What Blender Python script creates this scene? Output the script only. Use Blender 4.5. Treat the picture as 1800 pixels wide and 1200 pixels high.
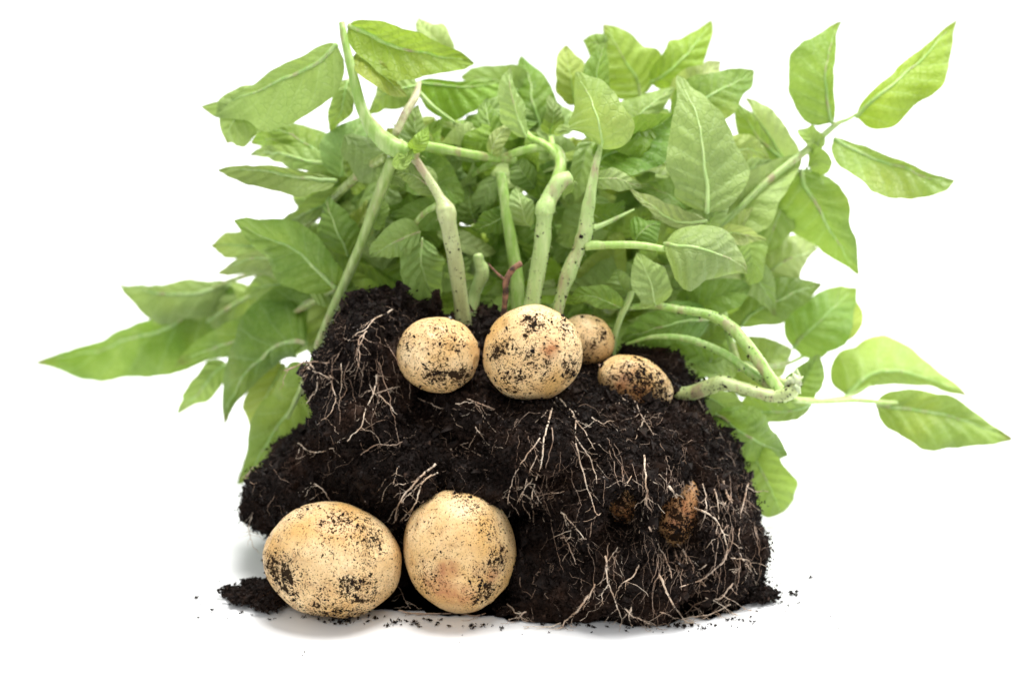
import bpy, math, random
import numpy as np
from mathutils import Vector
from mathutils.bvhtree import BVHTree

# ---------------------------------------------------------------- clear
for o in list(bpy.data.objects):
    bpy.data.objects.remove(o, do_unlink=True)
SC = bpy.context.scene
COL = SC.collection
random.seed(7)
RNG = np.random.default_rng(11)

# ---------------------------------------------------------------- camera, world, lamps, exposure
PITCH = math.radians(18.0)
DIST = 1.15
AIM = Vector((0, 0, 0.14))
CAM = AIM + Vector((0, -DIST*math.cos(PITCH), DIST*math.sin(PITCH)))
LENS = 85.0
cd = bpy.data.cameras.new("camera")
cam = bpy.data.objects.new("camera", cd)
COL.objects.link(cam)
cam.location = CAM
cam.rotation_euler = (math.radians(90) - PITCH, 0, 0)
cd.lens = LENS
cd.sensor_width = 36.0
cd.clip_start = 0.02
cd.clip_end = 60.0
cd.dof.use_dof = True
cd.dof.focus_distance = 1.14
cd.dof.aperture_fstop = 6.8
SC.camera = cam

W = bpy.data.worlds.new("World")
SC.world = W
W.use_nodes = True
bg = W.node_tree.nodes["Background"]
bg.inputs[0].default_value = (0.97, 0.985, 1.0, 1)
bg.inputs[1].default_value = 0.64

def area(name, loc, aim, sx, sy, power, color=(1, 1, 1)):
    ld = bpy.data.lights.new(name, 'AREA')
    ld.shape = 'RECTANGLE'
    ld.size = sx
    ld.size_y = sy
    ld.energy = power
    ld.color = color
    o = bpy.data.objects.new(name, ld)
    COL.objects.link(o)
    o.location = loc
    d = Vector(aim) - Vector(loc)
    o.rotation_euler = d.to_track_quat('-Z', 'Y').to_euler()
    return o

area("softbox_overhead", (0.15, 0.25, 1.7), (0, 0.05, 0.0), 0.9, 0.7, 47, (1.0, 0.985, 0.96))
area("softbox_right", (1.5, 0.9, 1.0), (0.2, 0.2, 0.15), 0.7, 0.7, 36, (1.0, 0.99, 0.97))
area("softbox_front", (-0.5, -1.5, 1.3), (0, 0.0, 0.08), 0.6, 0.5, 9, (1.0, 0.98, 0.95))

area("added_background_fill", (0.0, 3.3, 1.3), (0, 2.3, 0.0), 2.6, 0.8, 34, (1.0, 1.0, 1.0))  # added lamp, brightens the far tabletop to white

SC.view_settings.view_transform = 'Standard'
SC.view_settings.look = 'None'
SC.view_settings.exposure = 0.0
SC.view_settings.gamma = 1.0
SC.view_settings.use_curve_mapping = False

# ---------------------------------------------------------------- small tools
KX = 36.0/LENS/1800.0
SP, CP = math.sin(PITCH), math.cos(PITCH)

def ray(px, py):
    u = (px-900)*KX
    v = (600-py)*KX
    return Vector((u, CP + v*SP, -SP + v*CP))

def at(px, py, Y):
    d = ray(px, py)
    t = (Y - CAM.y)/d.y
    return CAM + d*t

def atz(px, py, z):
    d = ray(px, py)
    t = (z - CAM.z)/d.z
    return CAM + d*t

def yfloor(py):
    return atz(900, py, 0.004).y

def psize(Y):
    return KX*(Y + 1.094)/CP*1.0

def hash3(ix, iy, iz, seed):
    n = (ix*374761393 + iy*668265263 + iz*2147483647 + seed*1274126177) & 0xFFFFFFFF
    n = ((n ^ (n >> 13))*1274126177) & 0xFFFFFFFF
    n = (n ^ (n >> 16)) & 0xFFFFFFFF
    return n.astype(np.float64)/4294967295.0*2 - 1

def vnoise(P, scale, seed=0):
    Q = P*scale
    I = np.floor(Q).astype(np.int64)
    F = Q - I
    F = F*F*(3-2*F)
    r = 0
    for dx in (0, 1):
        for dy in (0, 1):
            for dz in (0, 1):
                w = (F[:, 0] if dx else 1-F[:, 0])*(F[:, 1] if dy else 1-F[:, 1])*(F[:, 2] if dz else 1-F[:, 2])
                r = r + w*hash3(I[:, 0]+dx, I[:, 1]+dy, I[:, 2]+dz, seed)
    return r

def mesh_np(name, V, F, smooth=True):
    """V (n,3); F list of (m,k) arrays"""
    me = bpy.data.meshes.new(name)
    V = np.asarray(V, dtype=np.float32)
    me.vertices.add(len(V))
    me.vertices.foreach_set("co", V.ravel())
    if not isinstance(F, list):
        F = [F]
    tot = []
    starts = []
    s = 0
    for f in F:
        f = np.asarray(f, dtype=np.int32)
        if len(f) == 0:
            continue
        k = f.shape[1]
        starts.append(s + np.arange(len(f))*k)
        s += f.size
        tot.append(f.ravel())
    idx = np.concatenate(tot).astype(np.int32)
    st = np.concatenate(starts).astype(np.int32)
    me.loops.add(len(idx))
    me.loops.foreach_set("vertex_index", idx)
    me.polygons.add(len(st))
    me.polygons.foreach_set("loop_start", st)
    me.update(calc_edges=True)
    me.polygons.foreach_set("use_smooth", np.full(len(st), smooth, dtype=bool))
    me.validate()
    return me

def link(name, me, mat=None, parent=None):
    o = bpy.data.objects.new(name, me)
    COL.objects.link(o)
    if mat is not None:
        me.materials.clear()
        me.materials.append(mat)
    if parent is not None:
        o.parent = parent
        o.matrix_parent_inverse = parent.matrix_world.inverted()
        o.location = -Vector(parent.location) if parent.type == 'EMPTY' and parent.parent is None else (0, 0, 0)
        o.matrix_parent_inverse.identity()
    return o

def tag(o, label=None, cat=None, group=None, kind=None):
    if label: o['label'] = label
    if cat: o['category'] = cat
    if group: o['group'] = group
    if kind: o['kind'] = kind
    return o

def empty(name, loc):
    o = bpy.data.objects.new(name, None)
    COL.objects.link(o)
    o.empty_display_size = 0.02
    o.location = loc
    return o

def catmull(pts, n):
    P = [np.array(p, dtype=float) for p in pts]
    P = [2*P[0]-P[1]] + P + [2*P[-1]-P[-2]]
    out = []
    for i in range(1, len(P)-2):
        for k in range(n):
            t = k/n
            a, b, c, d = P[i-1], P[i], P[i+1], P[i+2]
            out.append(0.5*((2*b)+(-a+c)*t+(2*a-5*b+4*c-d)*t*t+(-a+3*b-3*c+d)*t**3))
    out.append(P[-2])
    return np.array(out)

def tube_arrays(C, R, sides=8, cap=True, rough=0.0, seed=0):
    """C (n,3), R (n,) -> V, quads, tris"""
    C = np.asarray(C, float); R = np.asarray(R, float)
    n = len(C)
    T = np.gradient(C, axis=0)
    T /= np.linalg.norm(T, axis=1, keepdims=True)+1e-12
    ref = np.array([0.0, -1.0, 0.3])
    V = []
    nrm = ref - T[0]*np.dot(ref, T[0])
    nrm /= np.linalg.norm(nrm)+1e-9
    for i in range(n):
        nrm = nrm - T[i]*np.dot(nrm, T[i])
        nrm /= np.linalg.norm(nrm)+1e-9
        b = np.cross(T[i], nrm)
        a = np.arange(sides)*2*math.pi/sides
        rr = R[i]*(1 + (rough*np.sin(a*3+seed)+rough*0.6*np.sin(a*2+i*0.7+seed)))
        V.append(C[i] + rr[:, None]*(np.cos(a)[:, None]*nrm + np.sin(a)[:, None]*b))
    V = np.concatenate(V)
    q = []
    for i in range(n-1):
        for k in range(sides):
            k2 = (k+1) % sides
            q.append((i*sides+k, i*sides+k2, (i+1)*sides+k2, (i+1)*sides+k))
    t = []
    if cap:
        V = np.vstack([V, C[0]-T[0]*R[0]*0.3, C[-1]+T[-1]*R[-1]*0.3])
        a0, a1 = len(V)-2, len(V)-1
        for k in range(sides):
            k2 = (k+1) % sides
            t.append((a0, k2, k))
            t.append((a1, (n-1)*sides+k, (n-1)*sides+k2))
    return V, np.array(q), np.array(t).reshape(-1, 3)

class Bag:
    def __init__(s):
        s.V = []; s.Q = []; s.T = []; s.n = 0
    def add(s, V, Q=None, T=None):
        if Q is not None and len(Q): s.Q.append(np.asarray(Q)+s.n)
        if T is not None and len(T): s.T.append(np.asarray(T)+s.n)
        s.V.append(V); s.n += len(V)
    def tube(s, C, R, sides=8, **k):
        s.add(*tube_arrays(C, R, sides, **k))
    def mesh(s, name, smooth=True):
        F = []
        if s.Q: F.append(np.concatenate(s.Q))
        if s.T: F.append(np.concatenate(s.T))
        return mesh_np(name, np.concatenate(s.V), F, smooth)

# ---------------------------------------------------------------- materials
def new_mat(name):
    m = bpy.data.materials.new(name)
    m.use_nodes = True
    nt = m.node_tree
    for n in list(nt.nodes):
        nt.nodes.remove(n)
    return m, nt

class NT:
    def __init__(s, nt): s.nt = nt
    def n(s, t, **kw):
        x = s.nt.nodes.new(t)
        for k, v in kw.items(): setattr(x, k, v)
        return x
    def l(s, a, b): s.nt.links.new(a, b)
    def noise(s, vec, scale, detail=3, rough=0.5, dist=0.0):
        x = s.n('ShaderNodeTexNoise')
        x.inputs['Scale'].default_value = scale
        x.inputs['Detail'].default_value = detail
        x.inputs['Roughness'].default_value = rough
        x.inputs['Distortion'].default_value = dist
        if vec is not None: s.l(vec, x.inputs['Vector'])
        return x.outputs['Fac']
    def math(s, op, a, b=None, c=None, clamp=False):
        x = s.n('ShaderNodeMath', operation=op)
        x.use_clamp = clamp
        for i, v in enumerate((a, b, c)):
            if v is None: continue
            if isinstance(v, (int, float)): x.inputs[i].default_value = v
            else: s.l(v, x.inputs[i])
        return x.outputs[0]
    def ramp(s, fac, lo, hi, a=0.0, b=1.0):
        x = s.n('ShaderNodeMapRange')
        x.clamp = True
        s.l(fac, x.inputs[0])
        for i, v in ((1, lo), (2, hi), (3, a), (4, b)):
            if isinstance(v, (int, float)): x.inputs[i].default_value = v
            else: s.l(v, x.inputs[i])
        return x.outputs[0]
    def mix(s, fac, a, b, mode='MIX'):
        x = s.n('ShaderNodeMix', data_type='RGBA', blend_type=mode)
        for sock, v in ((x.inputs[0], fac), (x.inputs[6], a), (x.inputs[7], b)):
            if isinstance(v, (int, float)): sock.default_value = v
            elif isinstance(v, tuple): sock.default_value = (*v, 1) if len(v) == 3 else v
            else: s.l(v, sock)
        return x.outputs[2]
    def bump(s, h, strength, dist, normal=None):
        x = s.n('ShaderNodeBump')
        x.inputs['Strength'].default_value = strength
        x.inputs['Distance'].default_value = dist
        s.l(h, x.inputs['Height'])
        if normal is not None: s.l(normal, x.inputs['Normal'])
        return x.outputs[0]
    def attr(s, name):
        x = s.n('ShaderNodeAttribute'); x.attribute_name = name
        return x

def mat_table():
    m, nt = new_mat("white_tabletop"); g = NT(nt)
    tc = g.n('ShaderNodeTexCoord')
    f = g.noise(tc.outputs['Object'], 3.0, 4)
    col = g.mix(g.ramp(f, 0.3, 0.7), (0.86, 0.87, 0.88), (0.90, 0.905, 0.91))
    p = g.n('ShaderNodeBsdfPrincipled')
    g.l(col, p.inputs['Base Color'])
    p.inputs['Roughness'].default_value = 0.28
    p.inputs['Specular IOR Level'].default_value = 0.35
    o = g.n('ShaderNodeOutputMaterial'); g.l(p.outputs[0], o.inputs[0])
    return m

def mat_soil():
    m, nt = new_mat("dark_moist_soil"); g = NT(nt)
    tc = g.n('ShaderNodeTexCoord')
    v = tc.outputs['Object']
    a = g.noise(v, 900, 3, 0.6)
    b = g.noise(v, 38, 4, 0.7)
    c = g.noise(v, 330, 2, 0.5)
    col = g.mix(g.ramp(a, 0.35, 0.75), (0.0030, 0.0019, 0.0015), (0.0190, 0.0112, 0.0085))
    col = g.mix(g.ramp(b, 0.50, 0.72, 0, 0.75), col, (0.040, 0.020, 0.012))
    col = g.mix(g.ramp(c, 0.66, 0.72, 0, 0.8), col, (0.060, 0.036, 0.026))
    vo = g.n('ShaderNodeTexVoronoi'); vo.inputs['Scale'].default_value = 130
    g.l(v, vo.inputs['Vector'])
    fleck = g.math('LESS_THAN', vo.outputs['Distance'], 0.06)
    col = g.mix(g.math('MULTIPLY', fleck, 0.6), col, (0.30, 0.26, 0.24))
    p = g.n('ShaderNodeBsdfPrincipled')
    g.l(col, p.inputs['Base Color'])
    g.l(g.ramp(c, 0.3, 0.7, 0.42, 0.85), p.inputs['Roughness'])
    p.inputs['Specular IOR Level'].default_value = 0.10
    g.l(g.bump(a, 0.7, 0.0006), p.inputs['Normal'])
    o = g.n('ShaderNodeOutputMaterial'); g.l(p.outputs[0], o.inputs[0])
    return m

def mat_potato(name, warm=0.0, dirty=0.0):
    m, nt = new_mat(name); g = NT(nt)
    tc = g.n('ShaderNodeTexCoord')
    oi = g.n('ShaderNodeObjectInfo')
    mp = g.n('ShaderNodeVectorMath', operation='ADD')
    g.l(tc.outputs['Object'], mp.inputs[0])
    cmb = g.n('ShaderNodeCombineXYZ')
    for i in range(3):
        g.l(g.math('MULTIPLY', oi.outputs['Random'], (1.7, 3.1, 0.9)[i]), cmb.inputs[i])
    g.l(cmb.outputs[0], mp.inputs[1])
    v = mp.outputs[0]
    dirt = g.attr('dirt').outputs['Fac']
    bruise = g.attr('bruise').outputs['Fac']
    n1 = g.noise(v, 45, 3, 0.55)
    n2 = g.noise(v, 170, 4, 0.6)
    n3 = g.noise(v, 900, 3, 0.6)
    base = g.mix(g.ramp(n1, 0.35, 0.68), (0.62-0.12*warm, 0.38-0.10*warm, 0.135-0.02*warm),
                 (0.82-0.20*warm, 0.62-0.24*warm, 0.35-0.17*warm))
    base = g.mix(g.ramp(n2, 0.45, 0.72, 0, 0.55), base, (0.54, 0.32, 0.13))
    base = g.mix(g.ramp(n3, 0.52, 0.70, 0, 0.35), base, (0.40, 0.20, 0.075))
    # faint fine net of the skin
    vo = g.n('ShaderNodeTexVoronoi', feature='DISTANCE_TO_EDGE'); vo.inputs['Scale'].default_value = 420
    g.l(v, vo.inputs['Vector'])
    base = g.mix(g.ramp(vo.outputs['Distance'], 0.0, 0.06, 0.18, 0.0), base, (0.35, 0.18, 0.07))
    # russet scar
    bm = g.math('MULTIPLY', bruise, g.ramp(n2, 0.30, 0.60, 0.25, 1.0))
    base = g.mix(g.math('MULTIPLY', bm, 0.85), base, (0.36, 0.13, 0.045))
    # soil specks: three sizes, denser where the dirt attribute is high
    s1 = g.noise(v, 560, 3, 0.65, 0.4)
    s2 = g.noise(v, 1200, 2, 0.6, 0.4)
    s3 = g.noise(v, 210, 4, 0.65, 0.3)
    big = g.noise(v, 75, 2, 0.5)
    dd = g.math('ADD', dirt, g.ramp(big, 0.45, 0.75, 0.0, 0.35))
    dd = g.math('ADD', dd, dirty)
    m1 = g.math('GREATER_THAN', s1, g.ramp(dd, 0.0, 1.0, 0.655, 0.525))
    m2 = g.math('GREATER_THAN', s2, g.ramp(dd, 0.0, 1.0, 0.65, 0.53))
    m3 = g.math('GREATER_THAN', s3, g.ramp(dd, 0.0, 1.0, 0.74, 0.535))
    mk = g.math('MAXIMUM', g.math('MAXIMUM', m1, m2), m3)
    # soft brown film of rubbed-in soil
    film = g.ramp(s3, g.ramp(dd, 0, 1, 0.60, 0.40), g.ramp(dd, 0, 1, 0.80, 0.60), 0, 0.6)
    base = g.mix(film, base, (0.22, 0.11, 0.045))
    base = g.mix(g.math('MULTIPLY', mk, 0.96), base, (0.010, 0.0055, 0.0035))
    sl = g.ramp(mk, 0, 1, 0.35, 0.05)
    p = g.n('ShaderNodeBsdfPrincipled')
    g.l(base, p.inputs['Base Color'])
    g.l(g.ramp(mk, 0, 1, 0.42, 0.9), p.inputs['Roughness'])
    g.l(sl, p.inputs['Specular IOR Level'])
    p.inputs['Subsurface Weight'].default_value = 0.12
    p.inputs['Subsurface Radius'].default_value = (1.0, 0.5, 0.2)
    p.inputs['Subsurface Scale'].default_value = 0.002
    h = g.math('ADD', g.math('MULTIPLY', mk, 0.9), g.math('MULTIPLY', n3, 0.35))
    g.l(g.bump(h, 0.6, 0.0005), p.inputs['Normal'])
    o = g.n('ShaderNodeOutputMaterial'); g.l(p.outputs[0], o.inputs[0])
    return m

def mat_leaf():
    m, nt = new_mat("leaf_blade"); g = NT(nt)
    uv = g.n('ShaderNodeUVMap'); uv.uv_map = 'UVMap'
    sep = g.n('ShaderNodeSeparateXYZ'); g.l(uv.outputs[0], sep.inputs[0])
    oi = g.n('ShaderNodeObjectInfo')
    tc = g.n('ShaderNodeTexCoord')
    geo = g.n('ShaderNodeNewGeometry')
    ca = g.math('ABSOLUTE', sep.outputs[0])        # |across| 0..1 (uv holds -1..1)
    s = sep.outputs[1]
    ph = g.math('SUBTRACT', s, g.math('MULTIPLY', g.math('POWER', ca, 0.8), 0.20))
    fr = g.math('FRACT', g.math('MULTIPLY', ph, 7.0))
    dv = g.math('ABSOLUTE', g.math('SUBTRACT', fr, 0.5))      # 0.5 at vein
    vein = g.ramp(dv, 0.44, 0.495)
    vein = g.math('MULTIPLY', vein, g.ramp(ca, 0.6, 1.0, 0.8, 0.1))
    vo = g.n('ShaderNodeTexVoronoi', feature='DISTANCE_TO_EDGE'); vo.inputs['Scale'].default_value = 260
    g.l(tc.outputs['Object'], vo.inputs['Vector'])
    net = g.ramp(vo.outputs['Distance'], 0.0, 0.12, 1.0, 0.0)
    n1 = g.noise(tc.outputs['Object'], 28, 4, 0.6)
    n2 = g.noise(tc.outputs['Object'], 160, 3, 0.6)
    base = oi.outputs['Color']
    lite = g.mix(0.42, base, (0.40, 0.55, 0.13))
    col = g.mix(g.ramp(n1, 0.36, 0.64, 0.0, 0.8), g.mix(0.18, base, (0.03, 0.08, 0.01)), lite)
    n4 = g.noise(tc.outputs['Object'], 420, 3, 0.65)
    col = g.mix(g.ramp(n4, 0.45, 0.70, 0, 0.16), col, (0.42, 0.52, 0.20))
    yel = g.mix(0.6, base, (0.50, 0.52, 0.06))
    col = g.mix(g.ramp(g.noise(tc.outputs['Object'], 17, 2, 0.5), 0.54, 0.78, 0, 0.55), col, yel)
    col = g.mix(g.math('MULTIPLY', vein, 0.34), col, (0.46, 0.62, 0.28))
    col = g.mix(g.math('MULTIPLY', net, 0.26), col, g.mix(0.5, base, (0.10, 0.24, 0.02)))
    # browned tips and edges
    tipm = g.math('MULTIPLY', g.ramp(s, 0.90, 1.0), g.ramp(n2, 0.40, 0.55))
    tipm = g.math('MULTIPLY', tipm, g.math('GREATER_THAN', oi.outputs['Random'], 0.55))
    col = g.mix(g.math('MULTIPLY', tipm, 0.7), col, (0.16, 0.08, 0.03))
    spot = g.math('MULTIPLY', g.ramp(n2, 0.70, 0.76), 0.35)
    col = g.mix(spot, col, (0.25, 0.22, 0.05))
    under = g.mix(0.36, col, (0.48, 0.62, 0.22))
    colr = g.mix(geo.outputs['Backfacing'], col, under)
    p = g.n('ShaderNodeBsdfPrincipled')
    g.l(colr, p.inputs['Base Color'])
    p.inputs['Roughness'].default_value = 0.5
    p.inputs['Specular IOR Level'].default_value = 0.38
    h = g.math('SUBTRACT', g.math('MULTIPLY', g.ramp(dv, 0.0, 0.5, 1.0, 0.0), 0.8), g.math('MULTIPLY', net, 0.25))
    h = g.math('ADD', h, g.math('MULTIPLY', n2, 0.5))
    bn = g.bump(h, 0.8, 0.0012)
    g.l(bn, p.inputs['Normal'])
    t = g.n('ShaderNodeBsdfTranslucent')
    tcx = g.mix(0.40, col, (0.42, 0.58, 0.05))
    tcx = g.mix(g.math('MULTIPLY', vein, 0.35), tcx, (0.20, 0.34, 0.04))
    g.l(tcx, t.inputs['Color'])
    g.l(bn, t.inputs['Normal'])
    mx = g.n('ShaderNodeMixShader'); mx.inputs[0].default_value = 0.38
    g.l(p.outputs[0], mx.inputs[1]); g.l(t.outputs[0], mx.inputs[2])
    o = g.n('ShaderNodeOutputMaterial'); g.l(mx.outputs[0], o.inputs[0])
    return m

def mat_stem():
    m, nt = new_mat("green_stem"); g = NT(nt)
    oi = g.n('ShaderNodeObjectInfo')
    tc = g.n('ShaderNodeTexCoord')
    v = tc.outputs['Object']
    mp = g.n('ShaderNodeMapping'); mp.inputs['Scale'].default_value = (1, 1, 0.18)
    g.l(v, mp.inputs[0])
    st = g.noise(mp.outputs[0], 330, 3, 0.6)
    mp2 = g.n('ShaderNodeMapping'); mp2.inputs['Scale'].default_value = (1, 1, 0.22)
    g.l(v, mp2.inputs[0])
    n1 = g.noise(mp2.outputs[0], 120, 4, 0.65)
    n2 = g.noise(v, 620, 2, 0.6)
    base = oi.outputs['Color']
    col = g.mix(g.ramp(st, 0.4, 0.68, 0, 0.55), base, (0.55, 0.64, 0.30))
    col = g.mix(g.ramp(n1, 0.53, 0.66, 0, 0.65), col, (0.33, 0.19, 0.15))
    dirt = g.math('MULTIPLY', g.math('GREATER_THAN', n2, 0.67), oi.outputs['Alpha'])
    col = g.mix(dirt, col, (0.03, 0.018, 0.012))
    p = g.n('ShaderNodeBsdfPrincipled')
    g.l(col, p.inputs['Base Color'])
    p.inputs['Roughness'].default_value = 0.42
    p.inputs['Subsurface Weight'].default_value = 0.25
    p.inputs['Subsurface Radius'].default_value = (0.6, 1.0, 0.25)
    p.inputs['Subsurface Scale'].default_value = 0.003
    g.l(g.bump(st, 0.5, 0.0008), p.inputs['Normal'])
    o = g.n('ShaderNodeOutputMaterial'); g.l(p.outputs[0], o.inputs[0])
    return m

def mat_root(name="pale_root", k=1.0):
    m, nt = new_mat(name); g = NT(nt)
    tc = g.n('ShaderNodeTexCoord')
    oi = g.n('ShaderNodeObjectInfo')
    n1 = g.noise(tc.outputs['Object'], 120, 3, 0.6)
    n2 = g.noise(tc.outputs['Object'], 700, 2, 0.6)
    col = g.mix(g.ramp(n1, 0.35, 0.65), (0.46*k, 0.31*k, 0.20*k), (0.74*k, 0.63*k, 0.50*k))
    col = g.mix(g.math('MULTIPLY', g.ramp(oi.outputs['Random'], 0.3, 1.0), 0.55), col, (0.26, 0.13, 0.075))
    col = g.mix(g.ramp(n2, 0.56, 0.62, 0, 0.85), col, (0.035, 0.02, 0.014))
    p = g.n('ShaderNodeBsdfPrincipled')
    g.l(col, p.inputs['Base Color'])
    p.inputs['Roughness'].default_value = 0.6
    o = g.n('ShaderNodeOutputMaterial'); g.l(p.outputs[0], o.inputs[0])
    return m

def mat_bark():
    m, nt = new_mat("brown_root_stub"); g = NT(nt)
    tc = g.n('ShaderNodeTexCoord')
    n1 = g.noise(tc.outputs['Object'], 300, 3, 0.6)
    col = g.mix(g.ramp(n1, 0.4, 0.62), (0.30, 0.15, 0.09), (0.04, 0.022, 0.015))
    p = g.n('ShaderNodeBsdfPrincipled')
    g.l(col, p.inputs['Base Color']); p.inputs['Roughness'].default_value = 0.7
    g.l(g.bump(n1, 0.8, 0.001), p.inputs['Normal'])
    o = g.n('ShaderNodeOutputMaterial'); g.l(p.outputs[0], o.inputs[0])
    return m

M_TABLE = mat_table(); M_SOIL = mat_soil(); M_LEAF = mat_leaf(); M_STEM = mat_stem()
M_ROOT = mat_root(); M_HAIR = mat_root("brown_hair_root", 0.50); M_BARK = mat_bark()
M_POT = mat_potato("potato_skin"); M_POTW = mat_potato("potato_skin_buried", 1.0, 0.22)

# ---------------------------------------------------------------- setting
tb = mesh_np("tabletop", [(-6, -4, 0), (6, -4, 0), (6, 8, 0), (-6, 8, 0)], np.array([(0, 1, 2, 3)]), False)
tb = link("tabletop", tb, M_TABLE)
tag(tb, "smooth glossy white tabletop running out to a white background", None, None, 'structure')

# ---------------------------------------------------------------- potatoes (specs first: the soil leaves room for them)
def ico(level):
    import bmesh
    bm = bmesh.new()
    bmesh.ops.create_icosphere(bm, subdivisions=level, radius=1.0)
    V = np.array([v.co[:] for v in bm.verts]); F = np.array([[v.index for v in f.verts] for f in bm.faces])
    bm.free()
    return V, F
ICO6 = ico(6); ICO3 = ico(3); ICO2 = ico(2)

def rot2(V, ang):     # roll about the view (Y) axis
    c, s = math.cos(ang), math.sin(ang)
    x = V[:, 0]*c - V[:, 2]*s
    z = V[:, 0]*s + V[:, 2]*c
    return np.stack([x, V[:, 1], z], 1)

# name, px, py, (mode, value), rx, rz, ry (px), roll deg, label, patches [(dx,dy,radius,strength)], bruises, mat
POT = [
 dict(c=(583, 981), z=True, r=(125, 103, 104), roll=-6,
      label="wide oval potato lying on its side, left of the two on the tabletop",
      dirt=[(-95, 20, 42, 1.0), (35, 38, 26, .9), (70, -55, 40, .8), (30, -75, 35, .6), (0, 95, 60, .8), (60, 60, 45, .6), (-60, 60, 40, .5), (-40, -95, 30, .5)], bru=[]),
 dict(c=(807, 967), z=True, r=(101, 114, 104), roll=4,
      label="upright egg-shaped potato with a russet scar, right one of the two on the tabletop",
      dirt=[(45, 72, 34, .9), (72, 15, 26, .9), (25, -82, 26, .6), (-60, 45, 36, .5), (60, -45, 30, .4), (0, -110, 26, .7), (50, 40, 40, .5)],
      bru=[(-30, 65, 34), (0, 78, 28), (-18, 30, 22), (60, 40, 16)]),
 dict(c=(770, 624), Y=0.040, r=(73, 66, 66), roll=-12,
      label="small round potato at the top of the soil, left one of the upper pair",
      dirt=[(-5, 38, 26, 1.0), (40, 42, 24, 1.1), (-55, -20, 24, .5), (30, -30, 34, .5), (10, 55, 30, .6)], bru=[]),
 dict(c=(935, 621), Y=0.036, r=(87, 84, 82), roll=12,
      label="largest upper potato, heavily speckled, resting on the soil below the main stalks",
      dirt=[(0, -52, 24, 1.0), (68, 20, 28, .9), (-62, -2, 28, .8), (-30, 40, 40, .6), (10, 20, 50, .45), (-40, 70, 34, .6), (60, -40, 34, .5)], bru=[(30, -10, 20)]),
 dict(c=(1032, 598), Y=0.085, r=(50, 43, 42), roll=-25,
      label="pale small potato half hidden behind the largest one on top of the soil",
      dirt=[(4, 6, 16, .9), (24, -10, 12, .9), (-10, 25, 25, .4)], bru=[]),
 dict(c=(1117, 676), Y=0.064, r=(70, 50, 46), roll=-28,
      label="scabby potato half buried in the right shoulder of the soil",
      dirt=[(10, -10, 40, .8), (35, 0, 30, .8), (-40, 0, 25, .6)], bru=[(-20, 0, 30), (0, 20, 30)]),
 dict(c=(1093, 872), Y=0.014, r=(38, 56, 42), roll=8, buried=True,
      label="orange-brown potato sunk in the soil face, left one of the two buried low",
      dirt=[(0, -10, 36, 1.0), (10, 30, 30, .8)], bru=[(0, 30, 30)]),
 dict(c=(1188, 900), Y=0.015, r=(48, 70, 46), roll=-8, buried=True,
      label="reddish brown potato sunk in the right of the soil behind a pale crossing root",
      dirt=[(10, 30, 40, 1.0), (-20, -20, 34, .9)], bru=[(10, 0, 50)]),
]
ELL = []
for i, p in enumerate(POT):
    px, py = p['c']
    rx, rz, ry = p['r']
    if p.get('z'):
        k = 0.000277
        z = rz*k*0.985
        C = atz(px, py+2, z)
        k = psize(C.y)
    else:
        C = at(px, py, p['Y'])
        k = psize(p['Y'])
    p['C'] = np.array(C)
    p['k'] = k
    p['R'] = np.array([rx*k, ry*k, rz*k])
    ELL.append((p['C'], p['R'], math.radians(p['roll'])))

def in_potato(P, grow=1.0, skip=None):
    m = np.zeros(len(P), bool)
    for j, (C, R, a) in enumerate(ELL):
        if j == skip: continue
        Q = rot2(P-C, -a)/(R*grow)
        m |= (Q**2).sum(1) < 1.0
    return m

CR = np.array(CAM)

def chips(P, N, size, jitter=0.5, seed=0, flat=0.6, lift=0.35):
    """irregular 6-vertex crumbs at points P"""
    rg = np.random.default_rng(seed)
    n = len(P)
    base = np.array([(1, 0, 0), (-1, 0, 0), (0, 1, 0), (0, -1, 0), (0, 0, 1), (0, 0, -1)], float)
    tri = np.array([(0, 2, 4), (2, 1, 4), (1, 3, 4), (3, 0, 4), (2, 0, 5), (1, 2, 5), (3, 1, 5), (0, 3, 5)])
    q = rg.normal(size=(n, 4)); q /= np.linalg.norm(q, axis=1, keepdims=True)
    w, x, y, z = q.T
    Rm = np.stack([1-2*(y*y+z*z), 2*(x*y-z*w), 2*(x*z+y*w), 2*(x*y+z*w), 1-2*(x*x+z*z), 2*(y*z-x*w),
                   2*(x*z-y*w), 2*(y*z+x*w), 1-2*(x*x+y*y)], 1).reshape(n, 3, 3)
    sc = size[:, None]*(1+jitter*rg.uniform(-1, 1, (n, 3)))*np.array([1.25, 0.9, flat])
    L = base[None]*(1+0.45*rg.uniform(-1, 1, (n, 6, 1))) + 0.25*rg.uniform(-1, 1, (n, 6, 3))
    L = L*sc[:, None, :]
    V = np.einsum('nij,nkj->nki', Rm, L) + (P + N*size[:, None]*lift)[:, None, :]
    F = (tri[None] + (np.arange(n)*6)[:, None, None]).reshape(-1, 3)
    return V.reshape(-1, 3), F

def scatter(V, F, n, rg):
    A, B, C = V[F[:, 0]], V[F[:, 1]], V[F[:, 2]]
    nr = np.cross(B-A, C-A)
    ar = np.linalg.norm(nr, axis=1)
    nr = nr/(ar[:, None]+1e-15)
    f = rg.choice(len(F), n, p=ar/ar.sum())
    r1, r2 = np.sqrt(rg.random(n)), rg.random(n)
    P = A[f]*(1-r1)[:, None] + B[f]*(r1*(1-r2))[:, None] + C[f]*(r1*r2)[:, None]
    return P, nr[f]

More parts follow.
